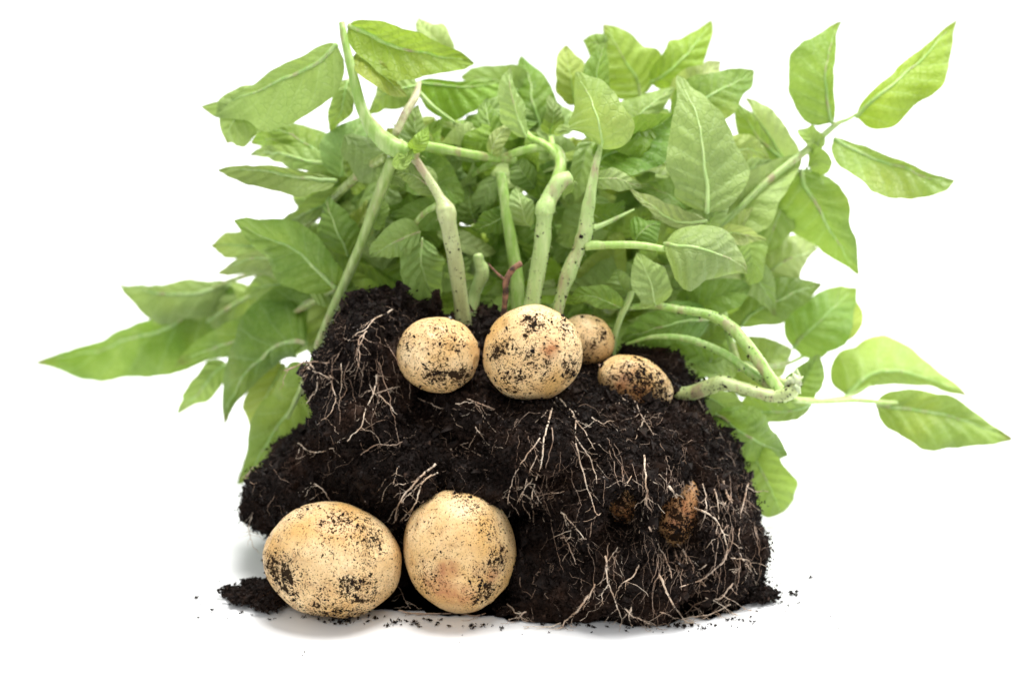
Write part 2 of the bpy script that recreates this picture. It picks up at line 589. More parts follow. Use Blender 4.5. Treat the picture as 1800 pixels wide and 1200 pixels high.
def blob_mesh(blobs, voxel):
    bag = Bag()
    for (px, py, Y, rx, rz, ry) in blobs:
        C = np.array(at(px, py, Y)); k = psize(Y)
        V = ICO3[0]*np.array([rx*k, ry, rz*k]) + C
        bag.add(V, None, ICO3[1])
    me = bag.mesh("tmp")
    o = bpy.data.objects.new("tmp", me); COL.objects.link(o)
    md = o.modifiers.new("r", 'REMESH'); md.mode = 'VOXEL'; md.voxel_size = voxel
    sm = o.modifiers.new("s", 'SMOOTH'); sm.factor = 0.5; sm.iterations = 3
    dg = bpy.context.evaluated_depsgraph_get()
    ev = o.evaluated_get(dg).to_mesh()
    n = len(ev.vertices); V = np.empty(n*3, np.float32); ev.vertices.foreach_get("co", V)
    N = np.empty(n*3, np.float32); ev.vertices.foreach_get("normal", N)
    ev.calc_loop_triangles()
    T = np.empty(len(ev.loop_triangles)*3, np.int32); ev.loop_triangles.foreach_get("vertices", T)
    V = V.reshape(-1, 3).astype(float); N = N.reshape(-1, 3).astype(float); T = T.reshape(-1, 3)
    bpy.data.objects.remove(o, do_unlink=True)
    return V, N, T

# ---------------------------------------------------------------- the soil clump
SB = [
 (640, 590, .065, 48, 58, .035), (700, 612, .070, 80, 60, .035), (600, 655, .065, 50, 58, .035),
 (650, 700, .055, 92, 62, .045), (632, 548, .075, 26, 26, .018), (705, 532, .080, 9, 26, .007),
 (765, 548, .080, 16, 24, .010), (670, 556, .080, 34, 26, .018), (730, 585, .080, 60, 40, .030), (590, 612, .07, 22, 30, .02), (560, 665, .065, 24, 40, .02),
 (825, 590, .085, 50, 32, .030), (850, 690, .070, 110, 60, .050), (950, 670, .080, 120, 55, .040),
 (1000, 735, .050, 150, 62, .055), (1052, 668, .085, 60, 36, .03), (1125, 662, .088, 70, 34, .024), (1180, 700, .085, 46, 34, .024), (1088, 722, .070, 85, 50, .054), (1150, 738, .066, 60, 44, .050), (1162, 762, .066, 78, 60, .050),
 (1212, 826, .060, 80, 66, .055), (1255, 868, .060, 64, 60, .050),
 (560, 840, .065, 96, 72, .042), (520, 858, .065, 72, 62, .036), (700, 795, .054, 150, 84, .052), (700, 735, .060, 110, 55, .045), (625, 765, .064, 75, 50, .042),
 (880, 800, .056, 150, 80, .055), (1080, 830, .040, 150, 110, .060), (1200, 885, .050, 120, 108, .058),
 (470, 880, .068, 30, 38, .022), (600, 940, .080, 126, 80, .035), (760, 960, .072, 130, 100, .040),
 (1010, 972, .030, 108, 120, .048), (880, 960, .085, 120, 110, .045), (1100, 960, .026, 165, 128, .052), (1236, 955, .045, 94, 118, .055),
 (1000, 1062, .018, 105, 40, .030), (880, 1070, .03, 90, 26, .03), (1100, 1064, .012, 150, 38, .028), (1238, 1052, .025, 84, 42, .035),
 (830, 1050, .045, 120, 36, .030), (640, 1030, .065, 150, 36, .026), (500, 1015, .072, 46, 40, .024),
 (1290, 1010, .04, 34, 60, .03), (925, 1080, .002, 60, 15, .016), (810, 1080, .012, 110, 12, .022), (700, 1068, .018, 90, 14, .022), (690, 1010, .055, 60, 60, .028), (600, 1074, .02, 90, 10, .018), (1010, 1082, .0, 70, 13, .016), (1150, 1080, -.002, 90, 13, .014),
]
V, N, T = blob_mesh(SB, 0.0019)
# lumps, then finer relief
d = (vnoise(V, 24, 8)*0.0040 + vnoise(V, 48, 1)*0.0046 + vnoise(V, 85, 2)*0.0042 + vnoise(V, 190, 3)*0.0028 + vnoise(V, 420, 4)*0.0010)
d = d - np.maximum(0, vnoise(V, 60, 9)-0.45)*0.010
V = V + N*d[:, None]
for pj in POT:
    if pj.get('buried') or pj['c'][0] == 1115:
        q = (V-pj['C'])/(pj['R']*1.0)
        rr_ = np.sqrt(q[:, 0]**2+q[:, 2]**2)
        wv = np.clip((1.15-rr_)/0.35, 0, 1)*(V[:, 1] < pj['C'][1]+0.004)
        if pj.get('buried'): V[:, 1] = V[:, 1] + wv*np.maximum(0, pj['C'][1]-0.004-V[:, 1])
V[:, 2] = np.maximum(V[:, 2], 0.0008)
SOILV, SOILT = V, T
BVH = BVHTree.FromPolygons([tuple(v) for v in V], [tuple(t) for t in T])
A_, B_, C_ = V[T[:, 0]], V[T[:, 1]], V[T[:, 2]]
bag = Bag(); bag.add(V, None, T)
keepT = (C_[:, 2]+A_[:, 2]+B_[:, 2]) > 0.0035
Tf = T[keepT]
def crumbs_layer(n, smin, smax, seed, lift, facing=True, spread=0.0):
    rg = np.random.default_rng(seed)
    P, Nn = scatter(V, Tf, n, rg)
    # front and silhouette only get the finest grains
    if facing:
        view = CR - P; view /= np.linalg.norm(view, axis=1, keepdims=True)
        k = ((Nn*view).sum(1) > -0.35)
        P, Nn = P[k], Nn[k]
    clump = vnoise(P, 130, seed+5)
    P = P + Nn*(np.abs(rg.normal(size=len(P)))*spread*(0.6+0.8*np.maximum(clump, 0)))[:, None]
    k = ~in_potato(P, 1.015)
    P, Nn = P[k], Nn[k]
    s = smin + (smax-smin)*rg.random(len(P))**2.2
    k = P[:, 2] > s*0.3
    P, Nn, s = P[k], Nn[k], s[k]
    VV, FF = chips(P, Nn, s, 0.5, seed, 0.7, lift)
    VV[:, 2] = np.maximum(VV[:, 2], 0.0004)
    bag.add(VV, None, FF)
crumbs_layer(4200, 0.0010, 0.0034, 31, 0.35, False, 0.0006)
crumbs_layer(22000, 0.0006, 0.0016, 32, 0.4, False, 0.0010)
crumbs_layer(150000, 0.00025, 0.00075, 33, 0.5, True, 0.0022)
for pp in ([(703, 535, .079), (706, 518, .079), (701, 498, .080)], [(763, 545, .080), (768, 530, .080), (766, 514, .081)], [(632, 535, .074), (628, 522, .074), (636, 512, .074)], [(655, 530, .078), (662, 520, .078), (660, 512, .078)]):
    C = catmull([np.array(at(*q)) for q in pp], 5)
    bag.tube(C, np.linspace(.0030, .0010, len(C)), 8, rough=.25, seed=pp[0][0])
    rg = np.random.default_rng(pp[0][0])
    i = rg.integers(0, len(C), 420); nn_ = rg.normal(size=(420, 3)); nn_ /= np.linalg.norm(nn_, axis=1, keepdims=True)
    VV, FF = chips(C[i]+nn_*(np.linspace(.0032, .0010, len(C))[i])[:, None], nn_, .0003+.0008*rg.random(420)**2, .5, int(pp[0][0]), .7, .3)
    bag.add(VV, None, FF)
# short dark fibres that fray the outline
rg = np.random.default_rng(77)
P, Nn = scatter(V, Tf, 9000, rg)
k = ~in_potato(P, 1.02); P, Nn = P[k], Nn[k]
dr = Nn*0.8 + rg.normal(size=P.shape)*0.7; dr /= np.linalg.norm(dr, axis=1, keepdims=True)
L = rg.uniform(0.0015, 0.0055, len(P))[:, None]
sd = np.cross(dr, rg.normal(size=P.shape)); sd /= np.linalg.norm(sd, axis=1, keepdims=True)
sd2 = np.cross(dr, sd)
w = rg.uniform(0.00010, 0.00022, len(P))[:, None]
mid = P + dr*L*0.5 + sd*L*rg.uniform(-.2, .2, (len(P), 1)); tip = P + dr*L
vs = np.stack([P+sd*w, P-sd*w*.5+sd2*w, P-sd*w*.5-sd2*w, mid+sd*w, mid-sd*w*.5+sd2*w, mid-sd*w*.5-sd2*w, tip], 1)
vs[:, :, 2] = np.maximum(vs[:, :, 2], 0.0004)
tri = np.array([(0, 1, 4), (0, 4, 3), (1, 2, 5), (1, 5, 4), (2, 0, 3), (2, 3, 5), (3, 4, 6), (4, 5, 6), (5, 3, 6)])
bag.add(vs.reshape(-1, 3), None, (tri[None]+(np.arange(len(P))*7)[:, None, None]).reshape(-1, 3))
soil = link("soil_clump", bag.mesh("soil_clump", False), M_SOIL)
tag(soil, "large black crumbly clump of moist soil around the roots, standing on the white tabletop", "soil clump")

# ---------------------------------------------------------------- potatoes
def surf_px(C, k, dx, dy, R, a):
    """point of the potato surface seen (dx,dy) pixels from its centre"""
    right = np.array([1, 0, 0.]); up = np.array([0, SP, CP]); fw = np.array([0, CP, -SP])
    o = C + right*dx*k - up*dy*k - fw*0.2
    O = rot2((o-C)[None], -a)[0]/R; D = rot2(fw[None], -a)[0]/R
    A = D@D; B = 2*O@D; Cc = O@O-1
    disc = B*B-4*A*Cc
    t = (-B-math.sqrt(disc))/(2*A) if disc > 0 else -B/(2*A)
    return o+fw*t

for i, p in enumerate(POT):
    C, R, a = ELL[i]
    U = ICO6[0].copy()
    n = np.sign(U)*np.abs(U)**0.97
    sh = 1 + 0.030*vnoise(U+i*7.3, 1.1, 50+i) + 0.026*vnoise(U+i*3.1, 2.4, 60+i) + 0.004*vnoise(U+i*3.1, 9.0, 70+i)
    # eyes: shallow dimples with a brow
    rg = np.random.default_rng(200+i)
    for e in range(7):
        dv = rg.normal(size=3); dv /= np.linalg.norm(dv)
        dd = np.arccos(np.clip((U/np.linalg.norm(U, axis=1, keepdims=True))@dv, -1, 1))
        sh = sh - 0.042*np.exp(-(dd/0.12)**2) + 0.013*np.exp(-((dd-0.2)/0.08)**2)
    VL = rot2(U*sh[:, None]*R, a)
    if p.get('z'):
        VL[:, 2] = np.where(VL[:, 2] < 0, VL[:, 2]*1.0, VL[:, 2])
        C = C.copy(); C[2] = -VL[:, 2].min() + 0.0003
    me = mesh_np("potato", VL, ICO6[1], True)
    W_ = VL + C
    dirt = np.zeros(len(W_)); bru = np.zeros(len(W_))
    for (dx, dy, r, s) in p['dirt']:
        q = surf_px(C, p['k'], dx, dy, R, a)
        dd = np.linalg.norm(W_-q, axis=1)/(r*p['k'])
        dirt = np.maximum(dirt, s*np.exp(-dd**2*0.9))
    for (dx, dy, r) in p['bru']:
        q = surf_px(C, p['k'], dx, dy, R, a)
        dd = np.linalg.norm(W_-q, axis=1)/(r*p['k'])
        bru = np.maximum(bru, np.clip(1.5-dd*1.1, 0, 1))
    for nm, arr in (('dirt', dirt), ('bruise', bru)):
        at_ = me.attributes.new(nm, 'FLOAT', 'POINT'); at_.data.foreach_set('value', arr.astype(np.float32))
    o = link("potato", me, M_POTW if p.get('buried') else M_POT)
    o.location = C
    tag(o, p['label'], "potato", "freshly dug potatoes")
    # grains of soil clinging to the skin
    rg = np.random.default_rng(300+i)
    P, Nn = scatter(VL, ICO6[1], 9000, rg)
    idx = np.array([0])
    # density from nearest patch
    WP = P + C
    den = np.full(len(P), 0.05)
    for (dx, dy, r, s) in p['dirt']:
        q = surf_px(C, p['k'], dx, dy, R, a)
        dd = np.linalg.norm(WP-q, axis=1)/(r*p['k'])
        den = np.maximum(den, s*np.exp(-dd**2*1.3)*0.85)
    cl = vnoise(WP, 190, 400+i)*0.6 + vnoise(WP, 480, 410+i)*0.5
    pr = den*np.clip(cl*2.2+0.25, 0, 1)
    k = rg.random(len(P)) < pr
    P, Nn = P[k], Nn[k]
    s = 0.00022+0.00085*rg.random(len(P))**3.0
    VV, FF = chips(P, Nn, s, 0.5, 500+i, 0.5, 0.15)
    # keep above the tabletop
    VV[:, 2] = np.maximum(VV[:, 2], -C[2]+0.0002)
    cs = bpy.data.objects.new("clinging_soil", mesh_np("clinging_soil", VV, FF, False))
    COL.objects.link(cs); cs.parent = o
    cs.data.materials.append(M_SOIL)

# ---------------------------------------------------------------- the plant
plant = empty("potato_plant", (0.0, 0.10, 0.0))
tag(plant, "uprooted leafy green potato plant rising and sprawling behind the soil clump", "potato plant")
PO = np.array(plant.location)

def part(name, me, mat, parent=None):
    """mesh in world coordinates -> child of the plant (or of one of its parts)"""
    o = bpy.data.objects.new(name, me); COL.objects.link(o)
    me.materials.append(mat)
    if parent is None:
        o.parent = plant; o.location = -PO
    else:
        o.parent = parent
    return o

def stem(pts, color, rough=0.05, dirt=0.0, sides=14, name="stem", mat=None, nodes=(), hairs=0):
    """pts: (px,py,Y,r_px)"""
    P = [np.array([*at(x, y, Y), 0.80*r*psize(Y)]) for (x, y, Y, r) in pts]
    Q = catmull(P, 10)
    n = len(Q)
    R = Q[:, 3]*(1+0.025*np.sin(np.arange(n)*0.37)+0.012*np.sin(np.arange(n)*1.1))
    for (f, amp) in nodes:
        R = R*(1+0.6*amp*np.exp(-((np.arange(n)/n-f)/0.03)**2))
    Cc = Q[:, :3].copy()
    Cc[:, 2] = np.maximum(Cc[:, 2], R+0.001)
    b = Bag(); b.tube(Cc, np.maximum(R, 0.0003), sides, rough=rough, seed=len(bpy.data.objects))
    if hairs:
        rg = np.random.default_rng(n+hairs)
        for _ in range(hairs):
            i = rg.integers(1, n-1)
            dv = rg.normal(size=3); dv[1] = -abs(dv[1])*0.3; dv /= np.linalg.norm(dv)
            p0 = Cc[i]+dv*R[i]*0.9; l = rg.uniform(.0012, .003)
            b.tube(np.array([p0, p0+dv*l*0.6, p0+dv*l+np.array([0, 0, -l*.2])]), np.array([.00014, .0001, .00005]), 4)
    o = part(name, b.mesh(name), mat or M_STEM)
    o.color = (*color, dirt)
    return o, Cc, R

GREEN = (0.24, 0.40, 0.07); PALE = (0.36, 0.50, 0.17); OLIVE = (0.20, 0.27, 0.05); PINK = (0.42, 0.36, 0.22); BRT = (0.30, 0.48, 0.09)
STEMS = [
 # main stalks rising out of the soil
 ([(818, 585, .085, 17), (812, 540, .083, 17), (800, 455, .082, 17), (788, 392, .082, 18), (784, 370, .084, 20), (772, 345, .088, 11), (745, 302, .095, 9), (722, 272, .10, 10), (700, 252, .105, 12)], (0.38, 0.42, 0.19), .7, [(.40, .18), (.5, .1)], 20),
 ([(735, 272, .098, 12), (700, 262, .10, 21), (668, 240, .102, 19), (638, 195, .105, 13), (618, 120, .11, 10), (606, 70, .115, 8), (601, 40, .12, 6)], GREEN, .1, [(.15, .1)], 14),
 ([(690, 280, .10, 13), (665, 345, .105, 13), (630, 440, .11, 11), (595, 520, .115, 10), (565, 590, .12, 9), (548, 640, .125, 8), (505, 735, .13, 4)], (0.26, 0.38, 0.09), .1, [], 10),
 ([(680, 275, .105, 10), (640, 300, .12, 10), (600, 335, .14, 10), (555, 380, .16, 9), (500, 420, .17, 7)], OLIVE, .1, [], 0),
 ([(695, 235, .12, 8), (712, 200, .13, 9), (730, 170, .14, 8), (737, 145, .15, 5)], PINK, .1, [], 0),
 ([(735, 255, .11, 12), (790, 264, .115, 10), (850, 275, .12, 9), (905, 282, .13, 8)], BRT, .1, [], 0),
 ([(828, 575, .095, 12), (834, 520, .10, 13), (848, 480, .10, 15), (843, 462, .10, 13), (840, 447, .10, 10)], PALE, .5, [], 8),
 ([(912, 560, .10, 15), (908, 480, .105, 15), (895, 400, .11, 13), (886, 340, .115, 12), (880, 305, .12, 11)], GREEN, .3, [], 6),
 ([(930, 580, .075, 18), (938, 520, .078, 18), (952, 440, .082, 18), (957, 385, .085, 18), (958, 370, .086, 21), (968, 345, .09, 18), (985, 320, .092, 19), (1003, 312, .094, 14)], PALE, .6, [(.62, .12)], 26),
 ([(975, 335, .10, 15), (986, 290, .11, 13), (975, 262, .12, 11), (930, 262, .125, 9), (880, 280, .13, 8), (830, 308, .14, 7), (780, 350, .15, 6)], BRT, .1, [], 0),
 ([(985, 280, .115, 12), (960, 255, .12, 8), (930, 240, .13, 7), (918, 215, .14, 5)], BRT, .1, [], 0),
 ([(970, 270, .13, 8), (968, 240, .17, 6), (960, 210, .195, 3)], BRT, .1, [], 0),
 ([(975, 575, .08, 12), (985, 525, .082, 13), (1000, 478, .084, 17), (1016, 440, .086, 14), (1028, 408, .087, 17), (1032, 375, .088, 15), (1040, 330, .09, 11), (1048, 285, .094, 8), (1056, 255, .10, 5), (1056, 225, .103, 3)], PALE, .8, [(.38, .12)], 16),
 ([(1030, 432, .085, 11), (1060, 431, .083, 9), (1120, 431, .08, 8), (1170, 438, .078, 7)], BRT, .1, [], 4),
 ([(1030, 405, .09, 8), (1060, 395, .095, 6), (1115, 368, .10, 2)], PALE, .1, [], 0),
 ([(733, 160, .145, 6), (762, 188, .145, 4), (800, 216, .145, 3)], PALE, .1, [], 0),
 # broken side stalk at the right
 ([(1140, 705, .078, 15), (1180, 694, .075, 17), (1215, 690, .070, 16), (1250, 678, .065, 18), (1272, 673, .062, 16), (1320, 686, .058, 13), (1360, 696, .055, 14), (1388, 690, .052, 16), (1398, 676, .052, 11)], (0.42, 0.50, 0.20), 1.0, [], 18),
 ([(1385, 700, .055, 14), (1365, 680, .06, 14), (1330, 630, .068, 14), (1290, 580, .078, 14), (1250, 555, .085, 11), (1200, 545, .09, 9), (1150, 538, .095, 8), (1095, 541, .10, 6)], (0.28, 0.46, 0.09), .8, [(.5, .1)], 14),
 ([(1370, 690, .065, 10), (1320, 655, .07, 10), (1270, 620, .078, 9), (1210, 596, .085, 8), (1150, 592, .09, 5), (1100, 605, .095, 3)], (0.24, 0.42, 0.08), .5, [], 6),
 ([(1385, 675, .075, 10), (1340, 660, .08, 9), (1305, 640, .085, 7)], (0.34, 0.42, 0.12), .6, [], 0),
 ([(1078, 640, .09, 6), (1080, 600, .092, 6), (1090, 560, .094, 7), (1108, 520, .096, 8), (1110, 500, .098, 4)], PALE, .1, [], 6),
 ([(1395, 702, .10, 7), (1440, 705, .12, 7), (1500, 703, .14, 6), (1560, 707, .15, 5), (1620, 708, .16, 4)], (0.36, 0.52, 0.12), .1, [], 0),
 ([(1440, 705, .125, 4), (1468, 700, .145, 4), (1490, 696, .168, 4), (1530, 676, .176, 2)], (0.36, 0.52, 0.12), .1, [], 0),
 ([(1248, 410, .13, 8), (1290, 375, .14, 7), (1350, 318, .15, 8), (1420, 262, .16, 8), (1468, 220, .165, 6), (1490, 210, .165, 4), (1510, 198, .165, 3)], PALE, .1, [], 0),
 ([(1241, 365, .105, 5), (1243, 400, .11, 7), (1250, 450, .12, 7), (1265, 520, .13, 8), (1285, 600, .13, 8), (1300, 650, .12, 8)], BRT, .2, [], 0),
 ([(735, 430, .10, 5), (728, 400, .10, 6), (745, 375, .095, 6), (770, 360, .09, 8)], GREEN, .1, [], 0),
 ([(1470, 590, .20, 3), (1380, 640, .19, 5), (1300, 640, .17, 6)], PALE, .1, [], 0),
 ([(590, 505, .12, 6), (520, 548, .16, 6), (430, 590, .20, 4)], OLIVE, .1, [], 0),
 ([(560, 520, .16, 6), (480, 480, .2, 6), (400, 495, .23, 5), (300, 545, .26, 4)], OLIVE, .1, [], 0),
]
STEM_OBJ = []
for (pts, col, dirt, nodes, hairs) in STEMS:
    STEM_OBJ.append(stem(pts, col, dirt=dirt, nodes=nodes, hairs=hairs))
def grains(o, Cc, R, f0, f1, n, seed):
    rg = np.random.default_rng(seed)
    i = rg.integers(int(f0*(len(Cc)-1)), int(f1*(len(Cc)-1))+1, n)
    dv = rg.normal(size=(n, 3)); dv /= np.linalg.norm(dv, axis=1, keepdims=True)
    T = np.gradient(Cc, axis=0); T /= np.linalg.norm(T, axis=1, keepdims=True)
    dv = dv - T[i]*(dv*T[i]).sum(1)[:, None]; dv /= np.linalg.norm(dv, axis=1, keepdims=True)
    P = Cc[i] + dv*R[i][:, None]*0.98 + T[i]*rg.normal(size=(n, 1))*0.001
    s = 0.0002+0.0007*rg.random(n)**3
    VV, FF = chips(P, dv, s, .5, seed, .6, .1)
    g_ = part("clinging_soil", mesh_np("clinging_soil", VV, FF, False), M_SOIL, o)
for k, f0, f1, n in ((0, 0, .35, 130), (8, 0, .4, 160), (12, 0, .5, 160), (15+1, 0, 1, 420), (16+1, 0, .75, 160), (17+1, 0, .6, 50)):
    grains(*STEM_OBJ[k], f0, f1, n, 8000+k)
o, Cc, R = STEM_OBJ[16]
e = Cc[-1]
bb = Bag(); rg = np.random.default_rng(55)
for k in range(7):
    dv = np.array([rg.uniform(-.6, 1.0), rg.uniform(-.5, .5), rg.uniform(.1, 1.2) if k < 5 else -.8]); dv /= np.linalg.norm(dv)
    l = rg.uniform(.004, .010)
    p0 = e + rg.normal(size=3)*.0012
    bb.tube(np.array([p0, p0+dv*l*.5+rg.normal(size=3)*.0006, p0+dv*l]), np.array([.0020, .0016, .0003]), 6, rough=.25)
fr_ = part("torn_fibres", bb.mesh("torn_fibres"), M_STEM, o); fr_.color = (.50, .58, .34, .8)
# dirty brown stub standing beside the stalks
stem([(884, 560, .07, 6), (888, 520, .07, 6.5), (889, 495, .07, 7), (900, 474, .07, 6.5), (916, 462, .07, 6)], (1, 1, 1), rough=.12, name="root_stub", mat=M_BARK, sides=9)
stem([(888, 492, .07, 3.5), (876, 482, .07, 3), (864, 470, .07, 2.2), (858, 462, .07, 1)], (1, 1, 1), rough=.12, name="root_stub", mat=M_BARK, sides=7)

# ---- leaves
LC = {  # dark tones mostly go left, pale ones right: side light put into colour
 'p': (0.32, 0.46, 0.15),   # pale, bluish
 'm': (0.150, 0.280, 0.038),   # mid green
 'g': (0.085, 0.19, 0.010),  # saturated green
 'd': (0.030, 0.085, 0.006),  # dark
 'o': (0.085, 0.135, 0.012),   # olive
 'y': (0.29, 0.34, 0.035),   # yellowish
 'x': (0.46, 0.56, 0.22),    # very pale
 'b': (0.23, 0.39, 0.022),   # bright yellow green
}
def leaf_arrays(base, ctrl, tip, wl, wr, Yb, Yt, roll=0.0, fold=18.0, cup=0.12, ruffle=0.10, seed=0, Yc=None, tipcurl=0.0, nu=9, nv=44, quilt=0.040):
    rg = random.Random(seed)
    Yb = min(Yb, yfloor(base[1])); Yt = min(Yt, yfloor(tip[1]))
    B = np.array(at(base[0], base[1], Yb)); T_ = np.array(at(tip[0], tip[1], Yt))
    if Yc is None: Yc = (Yb+Yt)/2 - 0.008
    Yc = min(Yc, yfloor(ctrl[1]))
    Cm = np.array(at(ctrl[0], ctrl[1], Yc))
    Cq = 2*Cm - 0.5*(B+T_)      # passes through ctrl
    s = np.linspace(0, 1, nv)[:, None]
    M = (1-s)**2*B + 2*s*(1-s)*Cq + s**2*T_
    dM = np.gradient(M, axis=0); dM /= np.linalg.norm(dM, axis=1, keepdims=True)
    k = psize((Yb+Yt)/2)
    L = np.linalg.norm(T_-B)
    view = CR - M; view /= np.linalg.norm(view, axis=1, keepdims=True)
    S = np.cross(dM, view); S /= np.linalg.norm(S, axis=1, keepdims=True)
    Nn = np.cross(S, dM)
    a = math.radians(roll)
    S2 = S*math.cos(a) + Nn*math.sin(a); N2 = Nn*math.cos(a) - S*math.sin(a)
    sv = s[:, 0]
    prof = np.clip(np.sin(math.pi*sv**0.76), 0, 1)**0.64*(1-0.25*sv**3)
    prof = prof/prof.max()
    prof = prof*(1-0.22*np.exp(-((sv-0.97)/0.05)**2))
    twist = rg.uniform(-.75, .75)*(0.5 if L > 0.09 else 1)
    an = a + twist*(sv-0.3)
    S2 = S*np.cos(an)[:, None] + Nn*np.sin(an)[:, None]; N2 = Nn*np.cos(an)[:, None] - S*np.sin(an)[:, None]
    ph1, ph2, ph3 = rg.uniform(0, 6.3), rg.uniform(0, 6.3), rg.uniform(0, 6.3)
    tw = rg.uniform(-.25, .25)
    fa, fb, cv = rg.uniform(-34, 38), rg.uniform(-34, 38), rg.uniform(-.2, .5)
    bow = rg.uniform(-.06, .10)
    V = np.zeros((nv, 2*nu+1, 3)); UV = np.zeros((nv, 2*nu+1, 2))
    for j in range(-nu, nu+1):
        c = j/nu; ac = abs(c)
        wid = (wl if c < 0 else wr)*k
        edge = 1 + 0.028*np.sin(sv*21+ph1+(3 if c > 0 else 0)) + 0.085*np.sin(sv*11+ph2*(1 if c > 0 else 2)) + 0.008*np.sin(sv*47+ph3)
        w = wid*prof*(1+(edge-1)*ac**3)
        f = math.radians(fold + (fa if c > 0 else fb))
        across = w*ac*(0.35+0.65*math.cos(f))*(1 if c > 0 else -1)
        h = w*ac*math.sin(f) - (cup+cv)*w*ac*ac*1.2
        h = h + ruffle*w*ac**2*(np.sin(sv*10+ph1+(2.1 if c > 0 else 0))+0.5*np.sin(sv*21+ph2))
        # quilting between the side veins, midrib groove
        q = np.sin((sv-0.20*ac**0.8)*7*2*math.pi)
        h = h - quilt*wid*q*math.sin(math.pi*min(ac*1.05, 1))*prof
        aw = tw*(sv-0.3)
        X = across*np.cos(aw) - h*np.sin(aw)*0
        V[:, j+nu] = M + S2*X[:, None] + N2*(h + across*np.sin(aw)*0.6)[:, None]
        UV[:, j+nu, 0] = c; UV[:, j+nu, 1] = sv
    V = V + (N2*(np.sin(sv*math.pi*1.5)*L*bow)[:, None])[:, None, :]
    if tipcurl:
        tt = np.clip((sv-0.6)/0.4, 0, 1)**2*L*tipcurl
        V = V + (N2*tt[:, None])[:, None, :]
    n2 = 2*nu+1
    V = V.reshape(-1, 3); UV = UV.reshape(-1, 2)
    wr_ = np.repeat(np.clip(sv*6, 0, 1), n2)[:, None]
    for fq, am in ((45, .0022), (110, .0009), (260, .0003)):
        V = V + wr_*am*np.stack([vnoise(V, fq, 5), vnoise(V, fq, 6), vnoise(V, fq, 7)], 1)
    zmin = 0.0012
    V[:, 2] = np.where(V[:, 2] < 0.006, zmin + (0.006-zmin)*np.exp(np.minimum(0, (V[:, 2]-0.006)/0.006)), V[:, 2])
    ii = np.arange(nv-1)[:, None]*n2 + np.arange(n2-1)[None]
    F = np.stack([ii, ii+n2, ii+n2+1, ii+1], -1).reshape(-1, 4)   # upper side towards +N
    return V, F, UV, V.reshape(nv, n2, 3)[:, nu], L

def leaf(base, ctrl, tip, wl, wr, Yb, Yt, c='m', flip=False, label=None, **kw):
    seed = int(base[0]*7+tip[1]*13+tip[0])
    V, F, UV, mid, L = leaf_arrays(base, ctrl, tip, wl, wr, Yb, Yt, seed=seed, **kw)
    if flip: F = F[:, ::-1]
    me = mesh_np("leaf", V, F, True)
    uvl = me.uv_layers.new(name="UVMap")
    li = np.empty(len(me.loops), np.int32); me.loops.foreach_get("vertex_index", li)
    uvl.data.foreach_set("uv", UV[li].astype(np.float32).ravel())
    o = part("leaf", me, M_LEAF)
    rg = random.Random(seed+1)
    col = LC[c]; j = [rg.uniform(.88, 1.14) for _ in range(3)]
    o.color = (col[0]*j[0], col[1]*(j[1]*.5+.5), col[2]*j[2], 1)
    n = int(len(mid)*0.93)
    R = np.linspace(1, 0.18, n)*min(0.0015, 0.021*L)
    b = Bag(); b.tube(mid[:n], R, 6)
    mr = part("midrib", b.mesh("midrib"), M_STEM, o)
    mr.color = (col[0]*.5+.20, col[1]*.5+.30, col[2]*.5+.10, 0)
    if label: o['label'] = label
    return o

